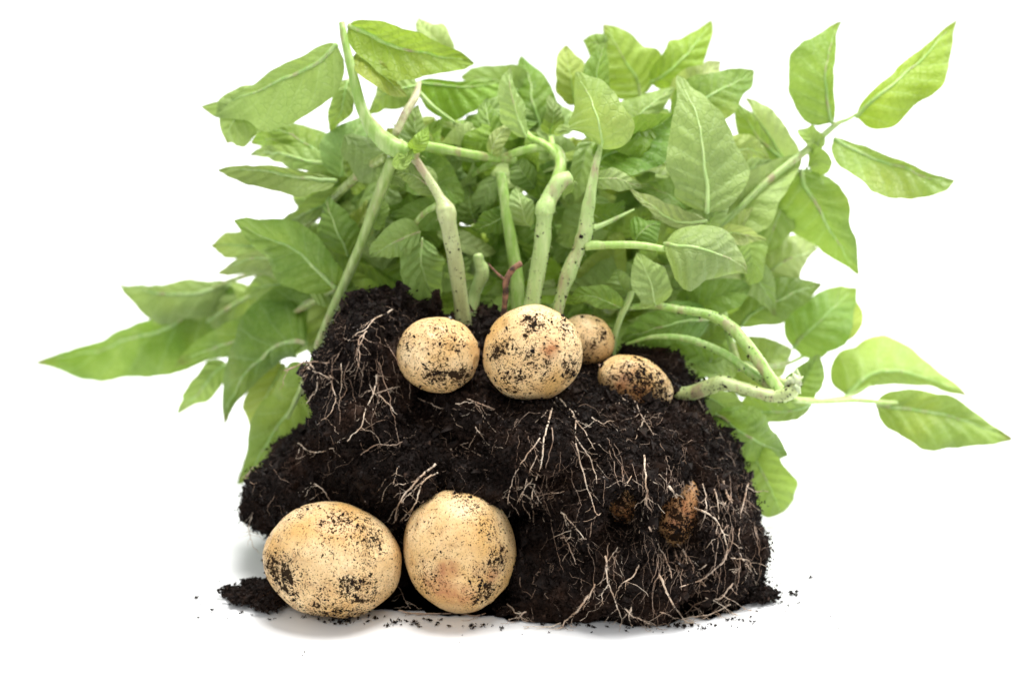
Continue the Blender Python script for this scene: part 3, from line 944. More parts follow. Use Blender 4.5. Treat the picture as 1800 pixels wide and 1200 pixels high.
# base, ctrl, tip, half widths (left / right of the way to the tip, px), depth of base and tip, colour
U = True
LEAVES = [
 # --- upper left
 ((592, 78), (490, 150), (350, 182), 84, 22, .12, .16, 'm', dict(fold=10, cup=.2)),
 ((470, 165), (415, 205), (398, 256), 58, 42, .155, .15, 'm', dict(fold=8)),
 ((612, 45), (722, 88), (830, 112), 36, 56, .12, .15, 'b', dict(flip=U, fold=-5)),
 ((795, 105), (755, 60), (733, 33), 24, 30, .20, .22, 'x', dict(flip=U)),
 ((628, 92), (672, 130), (722, 172), 16, 34, .12, .13, 'y', dict(flip=U)),
 ((612, 140), (597, 185), (584, 245), 24, 22, .15, .16, 'm', dict()),
 ((590, 300), (530, 245), (462, 222), 32, 40, .16, .19, 'g', dict(flip=U)),
 ((592, 318), (480, 302), (381, 300), 36, 14, .13, .15, 'o', dict(fold=22)),
 ((585, 300), (510, 270), (425, 282), 22, 20, .15, .18, 'p', dict(flip=U)),
 ((545, 270), (490, 245), (440, 250), 30, 34, .19, .20, 'g', dict(flip=U)),
 ((598, 310), (615, 255), (648, 205), 44, 34, .15, .16, 'p', dict(flip=U)),
 ((595, 330), (560, 295), (545, 262), 30, 28, .17, .17, 'p', dict(flip=U)),
 ((615, 330), (585, 300), (555, 278), 34, 34, .18, .19, 'd', dict()),
 ((590, 345), (548, 345), (512, 350), 34, 30, .20, .21, 'g', dict()),
 ((625, 322), (560, 362), (492, 402), 20, 26, .15, .17, 'd', dict()),
 ((590, 506), (508, 438), (416, 383), 56, 62, .12, .15, 'm', dict(flip=U, fold=20, cup=.1)),
 ((515, 450), (440, 430), (366, 432), 34, 30, .20, .22, 'd', dict()),
 ((590, 505), (480, 455), (376, 486), 46, 20, .17, .20, 'o', dict()),
 ((585, 530), (500, 500), (418, 520), 52, 30, .20, .22, 'd', dict()),
 ((400, 498), (300, 515), (208, 490), 56, 22, .24, .27, 'd', dict()),
 ((405, 498), (255, 588), (44, 636), 84, 26, .24, .31, 'g', dict(flip=U, fold=10, cup=.25)),
 ((450, 515), (350, 575), (262, 635), 52, 50, .24, .27, 'o', dict(fold=5)),
 ((575, 515), (448, 582), (314, 638), 36, 48, .15, .22, 'g', dict(flip=U, fold=12)),
 ((538, 604), (462, 620), (396, 735), 34, 70, .14, .19, 'g', dict(flip=U, fold=12, Yc=.15)),
 ((400, 640), (355, 680), (308, 740), 26, 28, .22, .235, 'g', dict(fold=14)),
 ((500, 640), (462, 700), (442, 766), 42, 38, .19, .20, 'y', dict()),
 ((558, 650), (500, 735), (424, 848), 52, 60, .13, .17, 'm', dict(flip=U, fold=8)),
 ((540, 560), (500, 600), (470, 650), 50, 50, .21, .22, 'd', dict()),
 ((612, 450), (585, 395), (574, 338), 34, 40, .13, .14, 'm', dict(flip=U)),
 ((618, 440), (632, 390), (655, 345), 34, 34, .135, .145, 'y', dict()),
 ((655, 400), (665, 378), (672, 352), 18, 18, .12, .12, 'b', dict()),
 ((738, 408), (690, 425), (648, 452), 30, 34, .10, .11, 'p', dict(flip=U)),
 ((608, 508), (622, 465), (648, 425), 28, 28, .14, .15, 'm', dict(flip=U)),
 ((560, 470), (545, 420), (530, 370), 44, 44, .19, .20, 'd', dict()),
 ((710, 470), (650, 515), (585, 560), 40, 44, .15, .17, 'o', dict()),
 ((742, 418), (742, 470), (775, 522), 38, 42, .10, .11, 'p', dict(flip=U)),
 ((600, 520), (575, 570), (560, 640), 46, 46, .16, .17, 'y', dict()),
 # --- top middle
 ((735, 150), (690, 168), (640, 202), 30, 34, .16, .17, 'm', dict()),
 ((735, 145), (810, 150), (895, 145), 12, 58, .17, .19, 'b', dict(flip=U)),
 ((958, 255), (935, 175), (915, 93), 62, 38, .19, .21, 'm', dict(flip=U)),
 ((945, 195), (885, 150), (815, 138), 42, 36, .20, .21, 'p', dict(flip=U)),
 ((925, 242), (902, 180), (897, 114), 28, 22, .125, .13, 'x', dict(flip=U, fold=-30)),
 ((872, 262), (858, 215), (862, 166), 18, 18, .14, .145, 'm', dict(flip=U)),
 ((862, 275), (878, 245), (902, 212), 16, 18, .125, .13, 'x', dict(flip=U)),
 ((968, 238), (972, 205), (966, 168), 20, 20, .15, .15, 'o', dict()),
 ((862, 268), (825, 240), (785, 215), 16, 20, .145, .15, 'x', dict(flip=U)),
 ((800, 360), (785, 310), (795, 262), 44, 46, .15, .15, 'p', dict(flip=U)),
 ((760, 260), (730, 225), (742, 180), 22, 22, .15, .15, 'm', dict()),
 ((720, 268), (738, 245), (752, 215), 14, 16, .10, .10, 'b', dict(flip=U)),
 ((768, 345), (728, 310), (688, 300), 22, 26, .10, .105, 'o', dict(ruffle=.16)),
 ((700, 268), (712, 290), (725, 262), 14, 14, .095, .095, 'b', dict()),
 ((836, 392), (822, 355), (828, 318), 30, 28, .135, .14, 'm', dict(flip=U)),
 ((902, 372), (868, 388), (830, 404), 22, 24, .12, .125, 'm', dict(flip=U)),
 ((932, 398), (918, 360), (916, 324), 24, 24, .115, .12, 'x', dict(flip=U)),
 ((940, 330), (915, 300), (900, 285), 26, 24, .14, .14, 'g', dict()),
 ((850, 320), (862, 345), (868, 385), 24, 24, .14, .14, 'y', dict()),
 # --- top right
 ((1012, 185), (1002, 130), (992, 78), 30, 34, .18, .19, 'y', dict()),
 ((1072, 195), (1058, 135), (1070, 74), 30, 20, .16, .165, 'm', dict(flip=U)),
 ((1128, 172), (1098, 110), (1060, 46), 56, 52, .20, .22, 'b', dict(ruffle=.12)),
 ((1090, 115), (1055, 85), (1018, 70), 34, 30, .22, .22, 'g', dict()),
 ((1143, 145), (1205, 100), (1250, 36), 34, 36, .20, .22, 'b', dict(flip=U)),
 ((1056, 262), (1048, 200), (1004, 126), 84, 56, .10, .115, 'p', dict(flip=U, fold=-8)),
 ((1242, 375), (1238, 270), (1188, 142), 70, 72, .095, .12, 'p', dict(flip=U, fold=6)),
 ((1050, 288), (1115, 250), (1190, 198), 46, 62, .12, .14, 'm', dict(flip=U)),
 ((1060, 262), (1120, 205), (1180, 160), 44, 30, .15, .17, 'p', dict(flip=U)),
 ((1180, 205), (1255, 165), (1330, 121), 42, 46, .16, .18, 'm', dict(flip=U)),
 ((1180, 180), (1230, 140), (1275, 110), 30, 30, .19, .20, 'x', dict(flip=U)),
 ((1388, 292), (1330, 240), (1285, 178), 34, 24, .19, .20, 'g', dict()),
 ((1395, 300), (1345, 225), (1310, 170), 4, 40, .18, .19, 'x', dict(flip=U)),
 ((1255, 282), (1305, 262), (1355, 288), 26, 22, .15, .16, 'p', dict(flip=U)),
 ((1265, 330), (1320, 300), (1370, 300), 26, 26, .18, .18, 'g', dict()),
 ((1262, 392), (1335, 335), (1415, 268), 40, 50, .15, .165, 'x', dict(flip=U)),
 ((1463, 216), (1456, 125), (1485, 35), 66, 14, .165, .18, 'm', dict(flip=U)),
 ((1506, 206), (1590, 128), (1690, 34), 16, 74, .165, .18, 'b', dict(fold=8, flip=U)),
 ((1466, 244), (1570, 290), (1677, 320), 16, 68, .165, .17, 'm', dict(flip=U)),
 ((1444, 262), (1420, 240), (1402, 224), 17, 20, .165, .17, 'b', dict()),
 ((1420, 270), (1440, 285), (1440, 308), 24, 20, .165, .165, 'g', dict()),
 ((1408, 298), (1450, 385), (1507, 482), 50, 84, .16, .17, 'm', dict(flip=U, fold=6)),
 ((1385, 300), (1370, 380), (1330, 460), 46, 42, .175, .18, 'b', dict()),
 ((1290, 375), (1310, 420), (1290, 450), 40, 40, .16, .165, 'm', dict()),
 # --- right middle
 ((1318, 505), (1385, 450), (1450, 440), 48, 44, .18, .19, 'x', dict(flip=U)),
 ((1395, 612), (1445, 560), (1512, 500), 46, 56, .19, .20, 'm', dict(flip=U)),
 ((1405, 600), (1470, 580), (1508, 530), 22, 40, .21, .215, 'y', dict()),
 ((1300, 575), (1370, 520), (1455, 500), 40, 40, .17, .18, 'm', dict(flip=U)),
 ((1270, 500), (1325, 490), (1365, 560), 36, 42, .15, .15, 'm', dict()),
 ((1168, 428), (1245, 440), (1314, 492), 46, 72, .078, .075, 'p', dict(flip=U, fold=-10)),
 ((1152, 537), (1140, 492), (1120, 444), 34, 36, .088, .088, 'p', dict(flip=U)),
 ((1104, 517), (1088, 492), (1078, 466), 26, 28, .105, .105, 'g', dict()),
 ((1118, 428), (1138, 405), (1170, 385), 26, 28, .10, .10, 'm', dict(flip=U)),
 ((1242, 388), (1170, 375), (1110, 332), 12, 22, .10, .105, 'x', dict(flip=U)),
 ((1225, 395), (1185, 350), (1125, 320), 34, 34, .125, .13, 'm', dict()),
 ((1045, 320), (1085, 318), (1132, 335), 16, 20, .105, .11, 'x', dict(flip=U)),
 ((1092, 541), (1045, 522), (1000, 530), 18, 30, .095, .09, 'm', dict(flip=U)),
 ((1260, 422), (1300, 408), (1347, 428), 18, 26, .11, .115, 'x', dict(flip=U)),
 ((1242, 410), (1262, 375), (1290, 348), 22, 22, .11, .115, 'x', dict(flip=U)),
 ((1250, 560), (1170, 575), (1080, 600), 40, 44, .11, .105, 'm', dict(flip=U)),
 # --- right, lying on the table
 ((1395, 700), (1418, 660), (1440, 622), 36, 42, .14, .145, 'g', dict(Yc=.14)),
 ((1488, 695), (1580, 650), (1706, 702), 68, 24, .17, .20, 'b', dict(Yc=.19)),
 ((1540, 712), (1655, 728), (1782, 772), 40, 78, .155, .18, 'm', dict(flip=U, fold=8)),
 ((1425, 712), (1350, 725), (1275, 715), 20, 36, .13, .13, 'g', dict()),
 ((1258, 728), (1325, 770), (1400, 800), 60, 58, .105, .12, 'm', dict(flip=U)),
 ((1210, 690), (1270, 720), (1335, 760), 34, 36, .115, .12, 'x', dict(flip=U)),
 ((1215, 700), (1240, 740), (1290, 770), 34, 40, .12, .13, 'y', dict()),
 ((470, 600), (440, 650), (400, 690), 40, 36, .21, .22, 'o', dict()),
 ((1325, 790), (1350, 850), (1372, 903), 52, 58, .11, .125, 'b', dict(fold=5)),
]
# 100 leaves that show largest are parts of their own; the rest with the crowded small ones further back is one mass
size = [(-(math.hypot(L[0][0]-L[2][0], L[0][1]-L[2][1])*(L[3]+L[4])), i) for i, L in enumerate(LEAVES)]
big = set(i for _, i in sorted(size)[:100])
fill = []
for i, (b, c, t, wl, wr, Yb, Yt, col, kw) in enumerate(LEAVES):
    if i in big:
        leaf(b, c, t, wl, wr, Yb, Yt, col, **kw)
    else:
        fill.append((b, c, t, wl, wr, Yb, Yt, col, kw))
# crowded back leaves
rr = random.Random(5)
def hull_ok(x, y):
    # rough interior of the foliage in the photograph
    poly = [(585, 250), (640, 180), (760, 200), (840, 160), (950, 190), (990, 240), (1080, 190), (1190, 190), (1290, 220),
            (1350, 300), (1390, 430), (1330, 480), (1310, 600), (1290, 680), (1200, 660), (1080, 620), (850, 570), (640, 540), (560, 560), (500, 520), (560, 400)]
    ins = False
    for k in range(len(poly)):
        x1, y1 = poly[k]; x2, y2 = poly[k-1]
        if (y1 > y) != (y2 > y) and x < (x2-x1)*(y-y1)/(y2-y1)+x1: ins = not ins
    return ins
cnt = 0
while cnt < 290:
    x = rr.uniform(520, 1400); y = rr.uniform(180, 680)
    if not hull_ok(x, y): continue
    a = rr.uniform(0, 2*math.pi); l = rr.uniform(85, 165)
    x2, y2 = x+math.cos(a)*l, y-math.sin(a)*l*0.8
    if not hull_ok(x2, y2): continue
    back = rr.random()
    Y = 0.125 + 0.12*back
    mx, my = (x+x2)/2+rr.uniform(-12, 12), (y+y2)/2+rr.uniform(-12, 12)
    left = x < 680
    c = rr.choice('dodgm' if left else ('mpxpbxmy' if Y > .18 else 'mgpbmxyp'))  # darker left, paler right and further back: fall of light painted into the tint
    w = l*rr.uniform(.19, .31)
    fill.append(((x, y), (mx, my), (x2, y2), w, w*rr.uniform(.8, 1.1), Y, Y+rr.uniform(-.02, .02), c, dict(flip=rr.random() < .6, roll=rr.uniform(-50, 50))))
    cnt += 1
for (x, y) in [(690, 330), (740, 400), (660, 410), (850, 420), (900, 450), (970, 470), (1060, 340), (1060, 500), (1000, 400), (1120, 480), (1180, 520), (1230, 600), (1180, 640), (1270, 520), (820, 500), (880, 530),
               (700, 480), (960, 540), (1040, 560), (780, 440), (1100, 400), (1200, 440), (640, 300), (760, 300), (870, 330), (980, 330), (1130, 590), (1290, 640), (1330, 640), (920, 230), (1000, 280), (620, 470), (1110, 640)]:
    a = rr.uniform(0, 6.28); l = rr.uniform(110, 150)
    x1, y1, x2, y2 = x-math.cos(a)*l/2, y+math.sin(a)*l/2.4, x+math.cos(a)*l/2, y-math.sin(a)*l/2.4
    Y = rr.uniform(.20, .25)
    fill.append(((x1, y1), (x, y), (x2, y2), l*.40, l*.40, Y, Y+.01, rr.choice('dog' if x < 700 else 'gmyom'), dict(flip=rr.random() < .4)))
groups = {}
for f in fill:
    groups.setdefault(f[7], []).append(f)
allV = []; allF = []; allUV = []; nn = 0; allC = []
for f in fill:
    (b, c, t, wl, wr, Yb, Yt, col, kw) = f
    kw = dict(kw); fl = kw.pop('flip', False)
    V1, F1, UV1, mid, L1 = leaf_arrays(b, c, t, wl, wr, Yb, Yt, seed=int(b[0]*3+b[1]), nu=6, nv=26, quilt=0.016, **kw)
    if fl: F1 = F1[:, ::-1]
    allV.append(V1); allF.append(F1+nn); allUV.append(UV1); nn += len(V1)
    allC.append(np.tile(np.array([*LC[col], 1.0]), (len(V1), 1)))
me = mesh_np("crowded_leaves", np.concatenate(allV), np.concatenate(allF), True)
UVc = np.concatenate(allUV)
uvl = me.uv_layers.new(name="UVMap")
li = np.empty(len(me.loops), np.int32); me.loops.foreach_get("vertex_index", li)
uvl.data.foreach_set("uv", UVc[li].astype(np.float32).ravel())
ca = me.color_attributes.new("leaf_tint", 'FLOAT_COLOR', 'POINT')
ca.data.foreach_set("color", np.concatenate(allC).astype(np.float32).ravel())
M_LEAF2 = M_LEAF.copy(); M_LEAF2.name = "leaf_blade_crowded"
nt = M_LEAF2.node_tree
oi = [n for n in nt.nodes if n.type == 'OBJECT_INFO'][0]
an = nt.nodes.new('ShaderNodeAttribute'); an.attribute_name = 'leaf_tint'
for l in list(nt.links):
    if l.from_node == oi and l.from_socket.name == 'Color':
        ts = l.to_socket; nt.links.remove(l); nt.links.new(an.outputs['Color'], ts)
cm = part("crowded_leaves", me, M_LEAF2)
cm['kind'] = 'stuff'

# ---- roots
def soil_depth(px, py):
    d = ray(px, py); d.normalize()
    h = BVH.ray_cast(CAM, d)
    return None if h[0] is None else (h[0]-CAM).length

def root_path(pts, off=0.0022, jit=2.0, seed=0, n=7):
    Q = catmull([np.array([x, y, 0.0]) for x, y in pts], n)
    rg = np.random.default_rng(seed)
    w = np.cumsum(rg.normal(size=(len(Q), 2)), axis=0)*jit*0.35
    w -= np.linspace(0, 1, len(Q))[:, None]*w[-1]*0.6
    Q[:, :2] += w
    D = [soil_depth(x, y) for x, y in Q[:, :2]]
    known = [x for x in D if x is not None]
    if not known: return None
    last = known[0]; out = []
    for x in D:
        if x is None: x = last
        last = x; out.append(x)
    D = np.array(out)
    # drape: never deeper than the surface, bridging hollows
    K = np.array([.2, .6, .2]); E = D.copy()
    for _ in range(6):
        E = np.minimum(np.convolve(np.pad(E, 1, mode='edge'), K, 'valid'), D)
    C = []
    for (x, y), dd in zip(Q[:, :2], E):
        v = ray(x, y); v.normalize()
        p = CAM + v*(dd-off)
        C.append([p.x, p.y, max(p.z, 0.0012)])
    return np.array(C)

MAIN = [
 ([(978, 700), (962, 740), (950, 780), (940, 830), (932, 880), (940, 925)], 1.9),
 ([(950, 770), (925, 800), (905, 830), (895, 870), (890, 905)], 1.2),
 ([(936, 840), (918, 870), (905, 895)], 1.0), ([(938, 860), (958, 890), (955, 915)], 1.0), ([(945, 800), (925, 850), (915, 880)], .9),
 ([(985, 700), (1010, 730), (1015, 770), (1040, 810), (1050, 850)], 1.4), ([(1005, 730), (1025, 760), (1045, 790)], 1.0),
 ([(1012, 780), (1030, 840), (1045, 880), (1055, 905), (1068, 890)], 1.3),
 ([(765, 815), (735, 840), (712, 865), (700, 890), (695, 915), (683, 935)], 2.0),
 ([(770, 830), (745, 850), (732, 885), (712, 910), (688, 935)], 1.6), ([(740, 850), (715, 870), (690, 895), (680, 920)], 1.0),
 ([(712, 912), (730, 900), (745, 880)], 1.0),
 ([(690, 930), (680, 950), (672, 975)], 1.0),
 ([(1178, 855), (1205, 888), (1250, 910), (1275, 950), (1280, 965)], 2.2), ([(1212, 858), (1190, 880), (1170, 895)], 1.1),
 ([(1280, 965), (1265, 990), (1235, 1015), (1195, 1030)], 2.0),
 ([(1158, 1010), (1172, 1045), (1195, 1078), (1220, 1098)], 2.1), ([(1140, 925), (1155, 955), (1175, 990), (1182, 1015)], 2.0),
 ([(1132, 800), (1136, 850), (1132, 890), (1122, 935)], 1.6), ([(1138, 860), (1130, 905), (1128, 935)], 1.1),
 ([(1064, 975), (1070, 1020), (1082, 1060), (1092, 1085)], 1.7), ([(1086, 960), (1068, 985)], 1.0), ([(1072, 1020), (1060, 1045), (1062, 1060)], 1.0),
 ([(1125, 992), (1112, 1015), (1092, 1028), (1080, 1048)], 1.3), ([(1110, 835), (1095, 860), (1082, 905)], .9),
 ([(1035, 1045), (1020, 1070), (1002, 1085), (982, 1112)], 2.2), ([(1045, 1025), (1030, 1060), (1012, 1078)], 1.3), ([(985, 1095), (960, 1100), (920, 1102)], 1.0),
 ([(1098, 1068), (1115, 1080), (1135, 1090), (1142, 1096)], 1.5), ([(1110, 1065), (1106, 1085), (1112, 1100)], 1.4),
 ([(1290, 1025), (1270, 1050), (1240, 1055), (1215, 1065)], 1.6), ([(1240, 1050), (1265, 1060), (1295, 1085)], 1.2), ([(1270, 1045), (1295, 1060), (1310, 1075)], 1.0),
 ([(1315, 850), (1305, 890), (1298, 930), (1300, 960)], 1.5), ([(1272, 845), (1280, 870), (1290, 890)], 2.6), ([(1235, 850), (1240, 890), (1230, 930)], 1.2),
 ([(1255, 860), (1262, 900), (1258, 940)], 1.4), ([(1300, 970), (1320, 1000), (1330, 1030)], 1.1), ([(1285, 980), (1318, 985), (1325, 1005)], 1.0),
 ([(1110, 640), (1078, 662), (1090, 690)], 1.0), ([(1055, 640), (1070, 665), (1088, 690), (1105, 705)], 1.8), ([(1135, 645), (1160, 670), (1178, 695)], 1.7),
 ([(1115, 700), (1130, 730), (1148, 765)], 1.1), ([(1135, 730), (1125, 750), (1118, 770)], .9),
 ([(690, 545), (660, 562), (645, 580), (625, 590)], 1.5), ([(645, 582), (632, 600), (635, 640), (625, 665)], 1.5), ([(640, 590), (628, 630), (640, 660)], 1.0),
 ([(545, 640), (560, 660), (555, 690), (540, 710)], 1.5), ([(500, 652), (535, 640), (560, 640), (580, 640)], 1.4), ([(540, 645), (570, 655), (585, 665)], 1.1),
 ([(663, 660), (660, 690), (645, 720), (632, 750), (608, 775)], 1.7), ([(665, 695), (685, 715), (700, 732)], 1.2), ([(662, 690), (690, 680), (705, 678)], .9), ([(655, 690), (648, 675)], .9),
 ([(525, 780), (545, 790), (570, 790), (585, 785)], 1.4), ([(635, 800), (660, 785), (690, 785), (710, 775)], 1.1),
 ([(600, 640), (605, 670), (600, 700)], .9), ([(580, 660), (590, 700), (575, 730), (555, 745)], 1.0), ([(600, 610), (585, 640)], .8),
 ([(545, 850), (565, 862), (578, 878)], 1.3), ([(445, 900), (438, 930), (442, 960), (455, 975)], .9), ([(430, 845), (450, 822), (470, 822)], 1.1),
 ([(820, 700), (850, 710), (870, 718)], .9), ([(735, 700), (765, 715), (785, 720)], 1.1), ([(800, 710), (825, 705), (848, 712)], .8),
 ([(790, 790), (805, 782), (820, 776)], 1.2), ([(835, 750), (850, 770), (862, 785)], 1.0), ([(700, 820), (690, 850)], .7),
 ([(1000, 860), (975, 865), (960, 850)], .8), ([(985, 900), (1010, 925), (1025, 945)], 1.5), ([(990, 940), (1000, 965), (1010, 990)], 1.4), ([(985, 945), (1010, 945), (1030, 948)], .9),
 ([(1180, 945), (1200, 965), (1210, 990)], 1.4), ([(1210, 1060), (1230, 1080), (1245, 1088)], 1.0), ([(1160, 1075), (1190, 1088), (1215, 1090)], 1.1),
 ([(1240, 990), (1225, 1005), (1240, 1030)], 1.0), ([(1285, 1060), (1240, 1080), (1200, 1085)], 1.3), ([(890, 1060), (905, 1075), (925, 1072)], 1.5), ([(925, 1075), (912, 1085), (895, 1090)], 1.2),
 ([(700, 1072), (740, 1085), (790, 1088), (850, 1080)], 1.3), ([(700, 1030), (710, 1050), (722, 1070)], .9), ([(440, 1000), (450, 1030), (480, 1045)], 1.0),
 ([(1222, 690), (1240, 730), (1255, 760)], .7), ([(1040, 735), (1060, 745), (1080, 742)], .9),
]
nroot = 0
for i, (pts, r) in enumerate(MAIN):
    C = root_path(pts, 0.0034 + 0.0004*r, 2.4, 900+i)
    if C is None: continue
    k = psize(0.03)
    n = len(C)
    R = r*k*np.linspace(1.0, 0.45, n)*(1+0.18*np.sin(np.arange(n)*1.7+i))
    b = Bag(); b.tube(C, np.maximum(R, .00013), 7)
    # side rootlets belong to their root
    rg = np.random.default_rng(1300+i)
    for _ in range(int(2+len(pts)*1.2)):
        j = rg.integers(1, n-1)
        a = rg.uniform(-1.2, 1.2) + (0 if rg.random() < .5 else math.pi)
        l = rg.uniform(.004, .014)
        dv = np.array([math.cos(a)*0.8, -0.12, -abs(math.sin(a))*0.5-0.25])
        sp_ = C[j] + np.cumsum(np.vstack([np.zeros(3), dv*l/5+rg.normal(size=(5, 3))*l*0.06]), axis=0)
        # lay it back on the soil
        for q in range(1, 6):
            vv = Vector(sp_[q])-CAM; dist = vv.length; vv.normalize()
            h = BVH.ray_cast(CAM, vv)
            if h[0] is not None:
                hd = (h[0]-CAM).length-0.0018
                dist = min(hd, dist+0.006)
                sp_[q] = np.array(CAM+vv*min(dist, hd))
        sp_[:, 2] = np.maximum(sp_[:, 2], .0008)
        b.tube(sp_, np.linspace(R[j]*.6, .00010, 6), 5)
    o = part("root", b.mesh("root"), M_ROOT); nroot += 1

# hair roots all over the clump: nobody could count them
b = Bag(); rg = np.random.default_rng(4242)
P, Nn = scatter(SOILV, Tf, 2000, rg)
for i in range(len(P)):
    view = CR-P[i]; view /= np.linalg.norm(view)
    if Nn[i]@view < -0.1 or in_potato(P[i][None], 1.03)[0]: continue
    x = P[i]
    rightness = 0.35 + 0.65*max(0, min(1, (x[0]-0.0)/0.06)) if x[2] < 0.10 else 0.35 + 0.5*(x[0] < -0.05)
    if rg.random() > rightness: continue
    l = rg.uniform(.006, .036); n = 10
    dv = np.array([rg.normal()*0.6, 0, -1.0 if rg.random() < .7 else rg.normal()]); dv -= Nn[i]*(dv@Nn[i]); dv /= np.linalg.norm(dv)+1e-9
    C = [x + Nn[i]*0.0012]; cur = dv
    for k in range(n-1):
        cur = cur + rg.normal(size=3)*0.34 + np.array([0, 0, -.12]); cur /= np.linalg.norm(cur)
        q = C[-1]+cur*l/n
        h = BVH.find_nearest(Vector(q))
        if h[0] is not None:
            q = np.array(h[0]) + np.array(h[1])*rg.uniform(.0006, .0030)
        C.append(q)
    C = np.array(C); C[:, 2] = np.maximum(C[:, 2], .0006)
    b.tube(C, np.linspace(1, .5, n)*rg.choice([.00007, .00010, .00016]), 4, cap=False)
rl = random.Random(31)
for j in range(95):
    if j < 62: x = rl.uniform(1090, 1325); y = rl.uniform(800, 980)
    elif j < 80: x = rl.uniform(560, 700); y = rl.uniform(560, 680)
    else: x = rl.uniform(900, 1090); y = rl.uniform(740, 960)
    if x > 1230: y = max(y, 830)
    n_ = rl.randint(3, 5); pp = [(x, y)]; dx = rl.uniform(-.35, .35)
    for _ in range(n_):
        y += rl.uniform(18, 38); x += dx*28 + rl.uniform(-10, 10)
        pp.append((x, min(y, 1095)))
    C = root_path(pp, rl.uniform(.0024, .0052), 3.0, 5000+j, 6)
    if C is None: continue
    keep = [soil_depth(*pp[-1]) is not None]
    if not keep[0]: continue
    b.tube(C, np.linspace(1, .4, len(C))*rl.choice([.00010, .00014, .00020, .00028]), 5, cap=False)
hr = part("hair_roots", b.mesh("hair_roots"), M_HAIR)
hr['kind'] = 'stuff'

# ---------------------------------------------------------------- soil on the tabletop
def pile(blobs, n, smin, smax, label, seed):
    Vp, Np, Tp = blob_mesh(blobs, 0.0012)
    dd = vnoise(Vp, 130, seed)*0.0022 + vnoise(Vp, 320, seed+1)*0.0012
    Vp = Vp+Np*dd[:, None]; Vp[:, 2] = np.maximum(Vp[:, 2], 0.0006)
    b = Bag(); b.add(Vp, None, Tp)
    rg = np.random.default_rng(seed)
    P, Nn = scatter(Vp, Tp[(Vp[Tp].mean(1)[:, 2] > 0.0009)], n, rg)
    k = ~in_potato(P, 1.02); P, Nn = P[k], Nn[k]
    s = smin+(smax-smin)*rg.random(len(P))**2
    P = P + np.stack([rg.normal(size=len(P))*.0015, rg.normal(size=len(P))*.0015, np.zeros(len(P))], 1)
    VV, FF = chips(P, Nn, s, .5, seed, .7, .3); VV[:, 2] = np.maximum(VV[:, 2], .0003)
    b.add(VV, None, FF)
    o = link("soil_pile", b.mesh("soil_pile", False), M_SOIL)
    tag(o, label, "soil pile")
def fl(px, py): return yfloor(py)
pile([(452, 1042, fl(0, 1042), 32, 11, .011), (432, 1046, fl(0, 1046), 32, 9, .009), (475, 1048, fl(0, 1052), 30, 12, .012), (440, 1028, fl(0, 1028), 14, 8, .006), (415, 1036, fl(0, 1036), 26, 4, .004)],
     2600, .0004, .0014, "loose pile of dark soil on the tabletop at the left of the two front potatoes", 71)
pile([(1328, 1040, fl(0, 1040), 22, 8, .008), (1345, 1042, fl(0, 1042), 14, 5, .005)],
     700, .0004, .0012, "little heap of loose soil at the right foot of the soil clump", 73)

crumb_src = {}
def crumb_at(px, py, s_px, label, group, seed):
    rg = np.random.default_rng(seed)
    k = psize(0.02); s = s_px*k*0.5
    U = ICO2[0] if s_px > 4 else ico1[0]; F = ICO2[1] if s_px > 4 else ico1[1]
    Vc = U*(1+0.38*vnoise(U+seed, 1.6, seed)+0.25*vnoise(U+seed, 4.0, seed+1))[:, None]*np.array([s*rg.uniform(.9, 1.7), s*rg.uniform(.8, 1.2), s*rg.uniform(.5, .8)])
    if s_px > 2.5:
        nc = 14 if s_px > 4 else 6
        V2, F2 = chips(rg.normal(size=(nc, 3))*np.array([s*1.1, s*.8, s*.3]), np.zeros((nc, 3)), s*rg.uniform(.25, .6, nc), .6, seed, .6, 0)
        F = np.vstack([F, F2+len(Vc)]); Vc = np.vstack([Vc*0.7, V2])
    Vc[:, 2] -= Vc[:, 2].min()
    a = rg.uniform(0, 6.3); c_, s_ = math.cos(a), math.sin(a)
    Vc = np.stack([Vc[:, 0]*c_-Vc[:, 1]*s_, Vc[:, 0]*s_+Vc[:, 1]*c_, Vc[:, 2]], 1)
    o = link("soil_crumb", mesh_np("soil_crumb", Vc, F, False), M_SOIL)
    p = atz(px, py, 0.0)
    o.location = (p.x, p.y, 0.0002)
    tag(o, label, "soil crumb", group)
ico1 = ico(1)
LL = "tiny dark soil crumb lying loose on the tabletop left of the front potatoes"
LF = "tiny dark soil crumb lying loose on the tabletop in front of the clump and potatoes"
LR = "tiny dark soil crumb lying loose on the tabletop right of the soil clump"
left = [(345, 1052, 5), (353, 1062, 3), (372, 1075, 5), (348, 1087, 4), (305, 1076, 2), (314, 1079, 2.5), (385, 1022, 3), (403, 1063, 3), (400, 1087, 2.5), (425, 1077, 4), (443, 1082, 3),
        (396, 1046, 3), (410, 1052, 3), (420, 1060, 4), (380, 1035, 2), (474, 1090, 4), (238, 944, 2), (360, 1040, 2), (450, 1075, 4), (437, 1068, 3)]
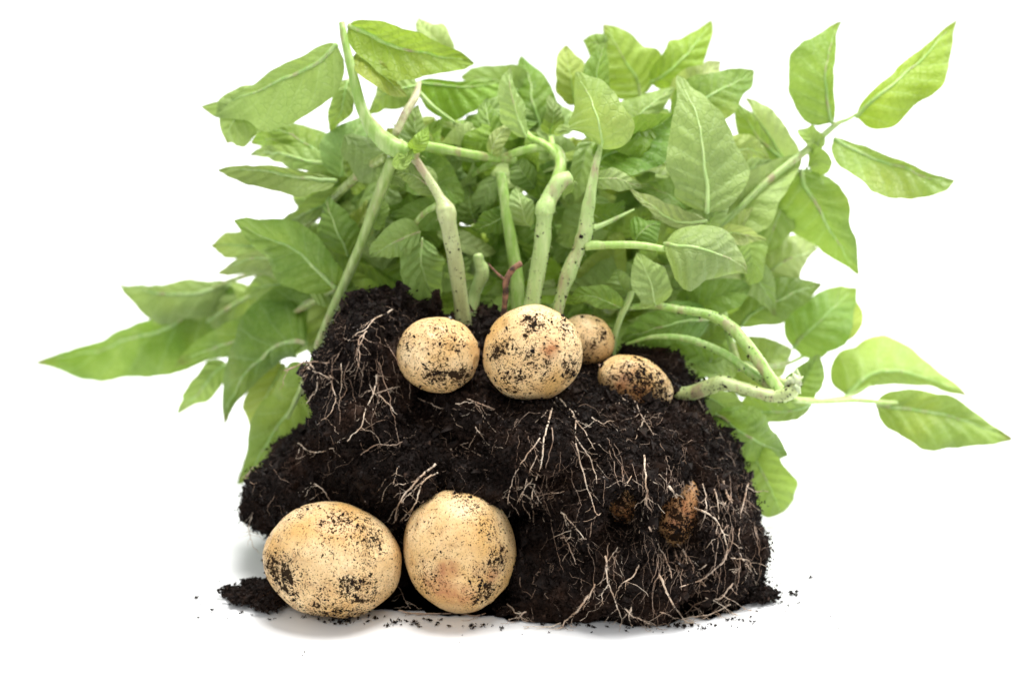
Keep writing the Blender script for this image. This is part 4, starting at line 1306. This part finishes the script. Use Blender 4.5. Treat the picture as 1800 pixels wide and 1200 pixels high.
front = [(585, 1092, 7), (597, 1097, 9), (612, 1096, 7), (605, 1090, 6), (640, 1098, 3), (660, 1088, 5), (682, 1100, 6), (694, 1096, 7), (702, 1092, 5), (715, 1093, 4), (728, 1094, 6), (733, 1098, 5),
         (755, 1093, 5), (770, 1097, 5), (790, 1102, 4), (828, 1103, 7), (850, 1100, 6), (880, 1108, 3), (918, 1115, 2), (536, 1147, 3), (532, 1152, 2), (808, 1130, 2), (648, 1085, 4), (560, 1090, 4),
         (1175, 1103, 6), (1190, 1102, 8), (1202, 1103, 7), (1215, 1101, 5), (1142, 1104, 4), (1240, 1106, 4), (1040, 1112, 3), (965, 1113, 3), (1100, 1110, 4), (1320, 1086, 4), (1258, 1100, 4), (1165, 1112, 2), (745, 1088, 4), (775, 1090, 4), (535, 1086, 4), (550, 1082, 5)]
right = [(1352, 1045, 6), (1365, 1030, 4), (1372, 1026, 3), (1391, 1045, 8), (1400, 1042, 7), (1397, 1047, 5), (1424, 1017, 5), (1418, 1022, 3), (1404, 1062, 4), (1375, 1059, 4), (1470, 1078, 3), (1371, 1092, 3), (1345, 1030, 5),
         (1338, 1058, 4), (1352, 1060, 3), (1362, 1097, 2.5), (1474, 1105, 2), (1440, 1034, 2), (1412, 1036, 3), (1330, 1075, 4), (1383, 1015, 2), (1358, 1015, 3)]
for gi, (lst, lab, grp) in enumerate(((left, LL, "soil crumbs left of the potatoes"), (front, LF, "soil crumbs in front of the clump"), (right, LR, "soil crumbs right of the clump"))):
    for j, (x, y, s) in enumerate(lst):
        crumb_at(x, y, s*1.15, lab, grp, 1000*gi+j+5)
rc = random.Random(99)
for j in range(70):
    x = rc.gauss(1330, 45) if j < 22 else rc.uniform(470, 1330)
    y = rc.uniform(1030, 1090) if j < 22 else (1084 if x < 700 else 1098) + abs(rc.gauss(0, 6))
    if j < 22 and x < 1340: y = rc.uniform(1088, 1100)
    crumb_at(x, y, rc.uniform(1.5, 5.5), LR if j < 22 and x > 1335 else LF, "soil crumbs right of the clump" if j < 22 and x > 1335 else "soil crumbs in front of the clump", 7000+j)
print("leaves", len(big), "roots", nroot, "soil verts", len(SOILV))
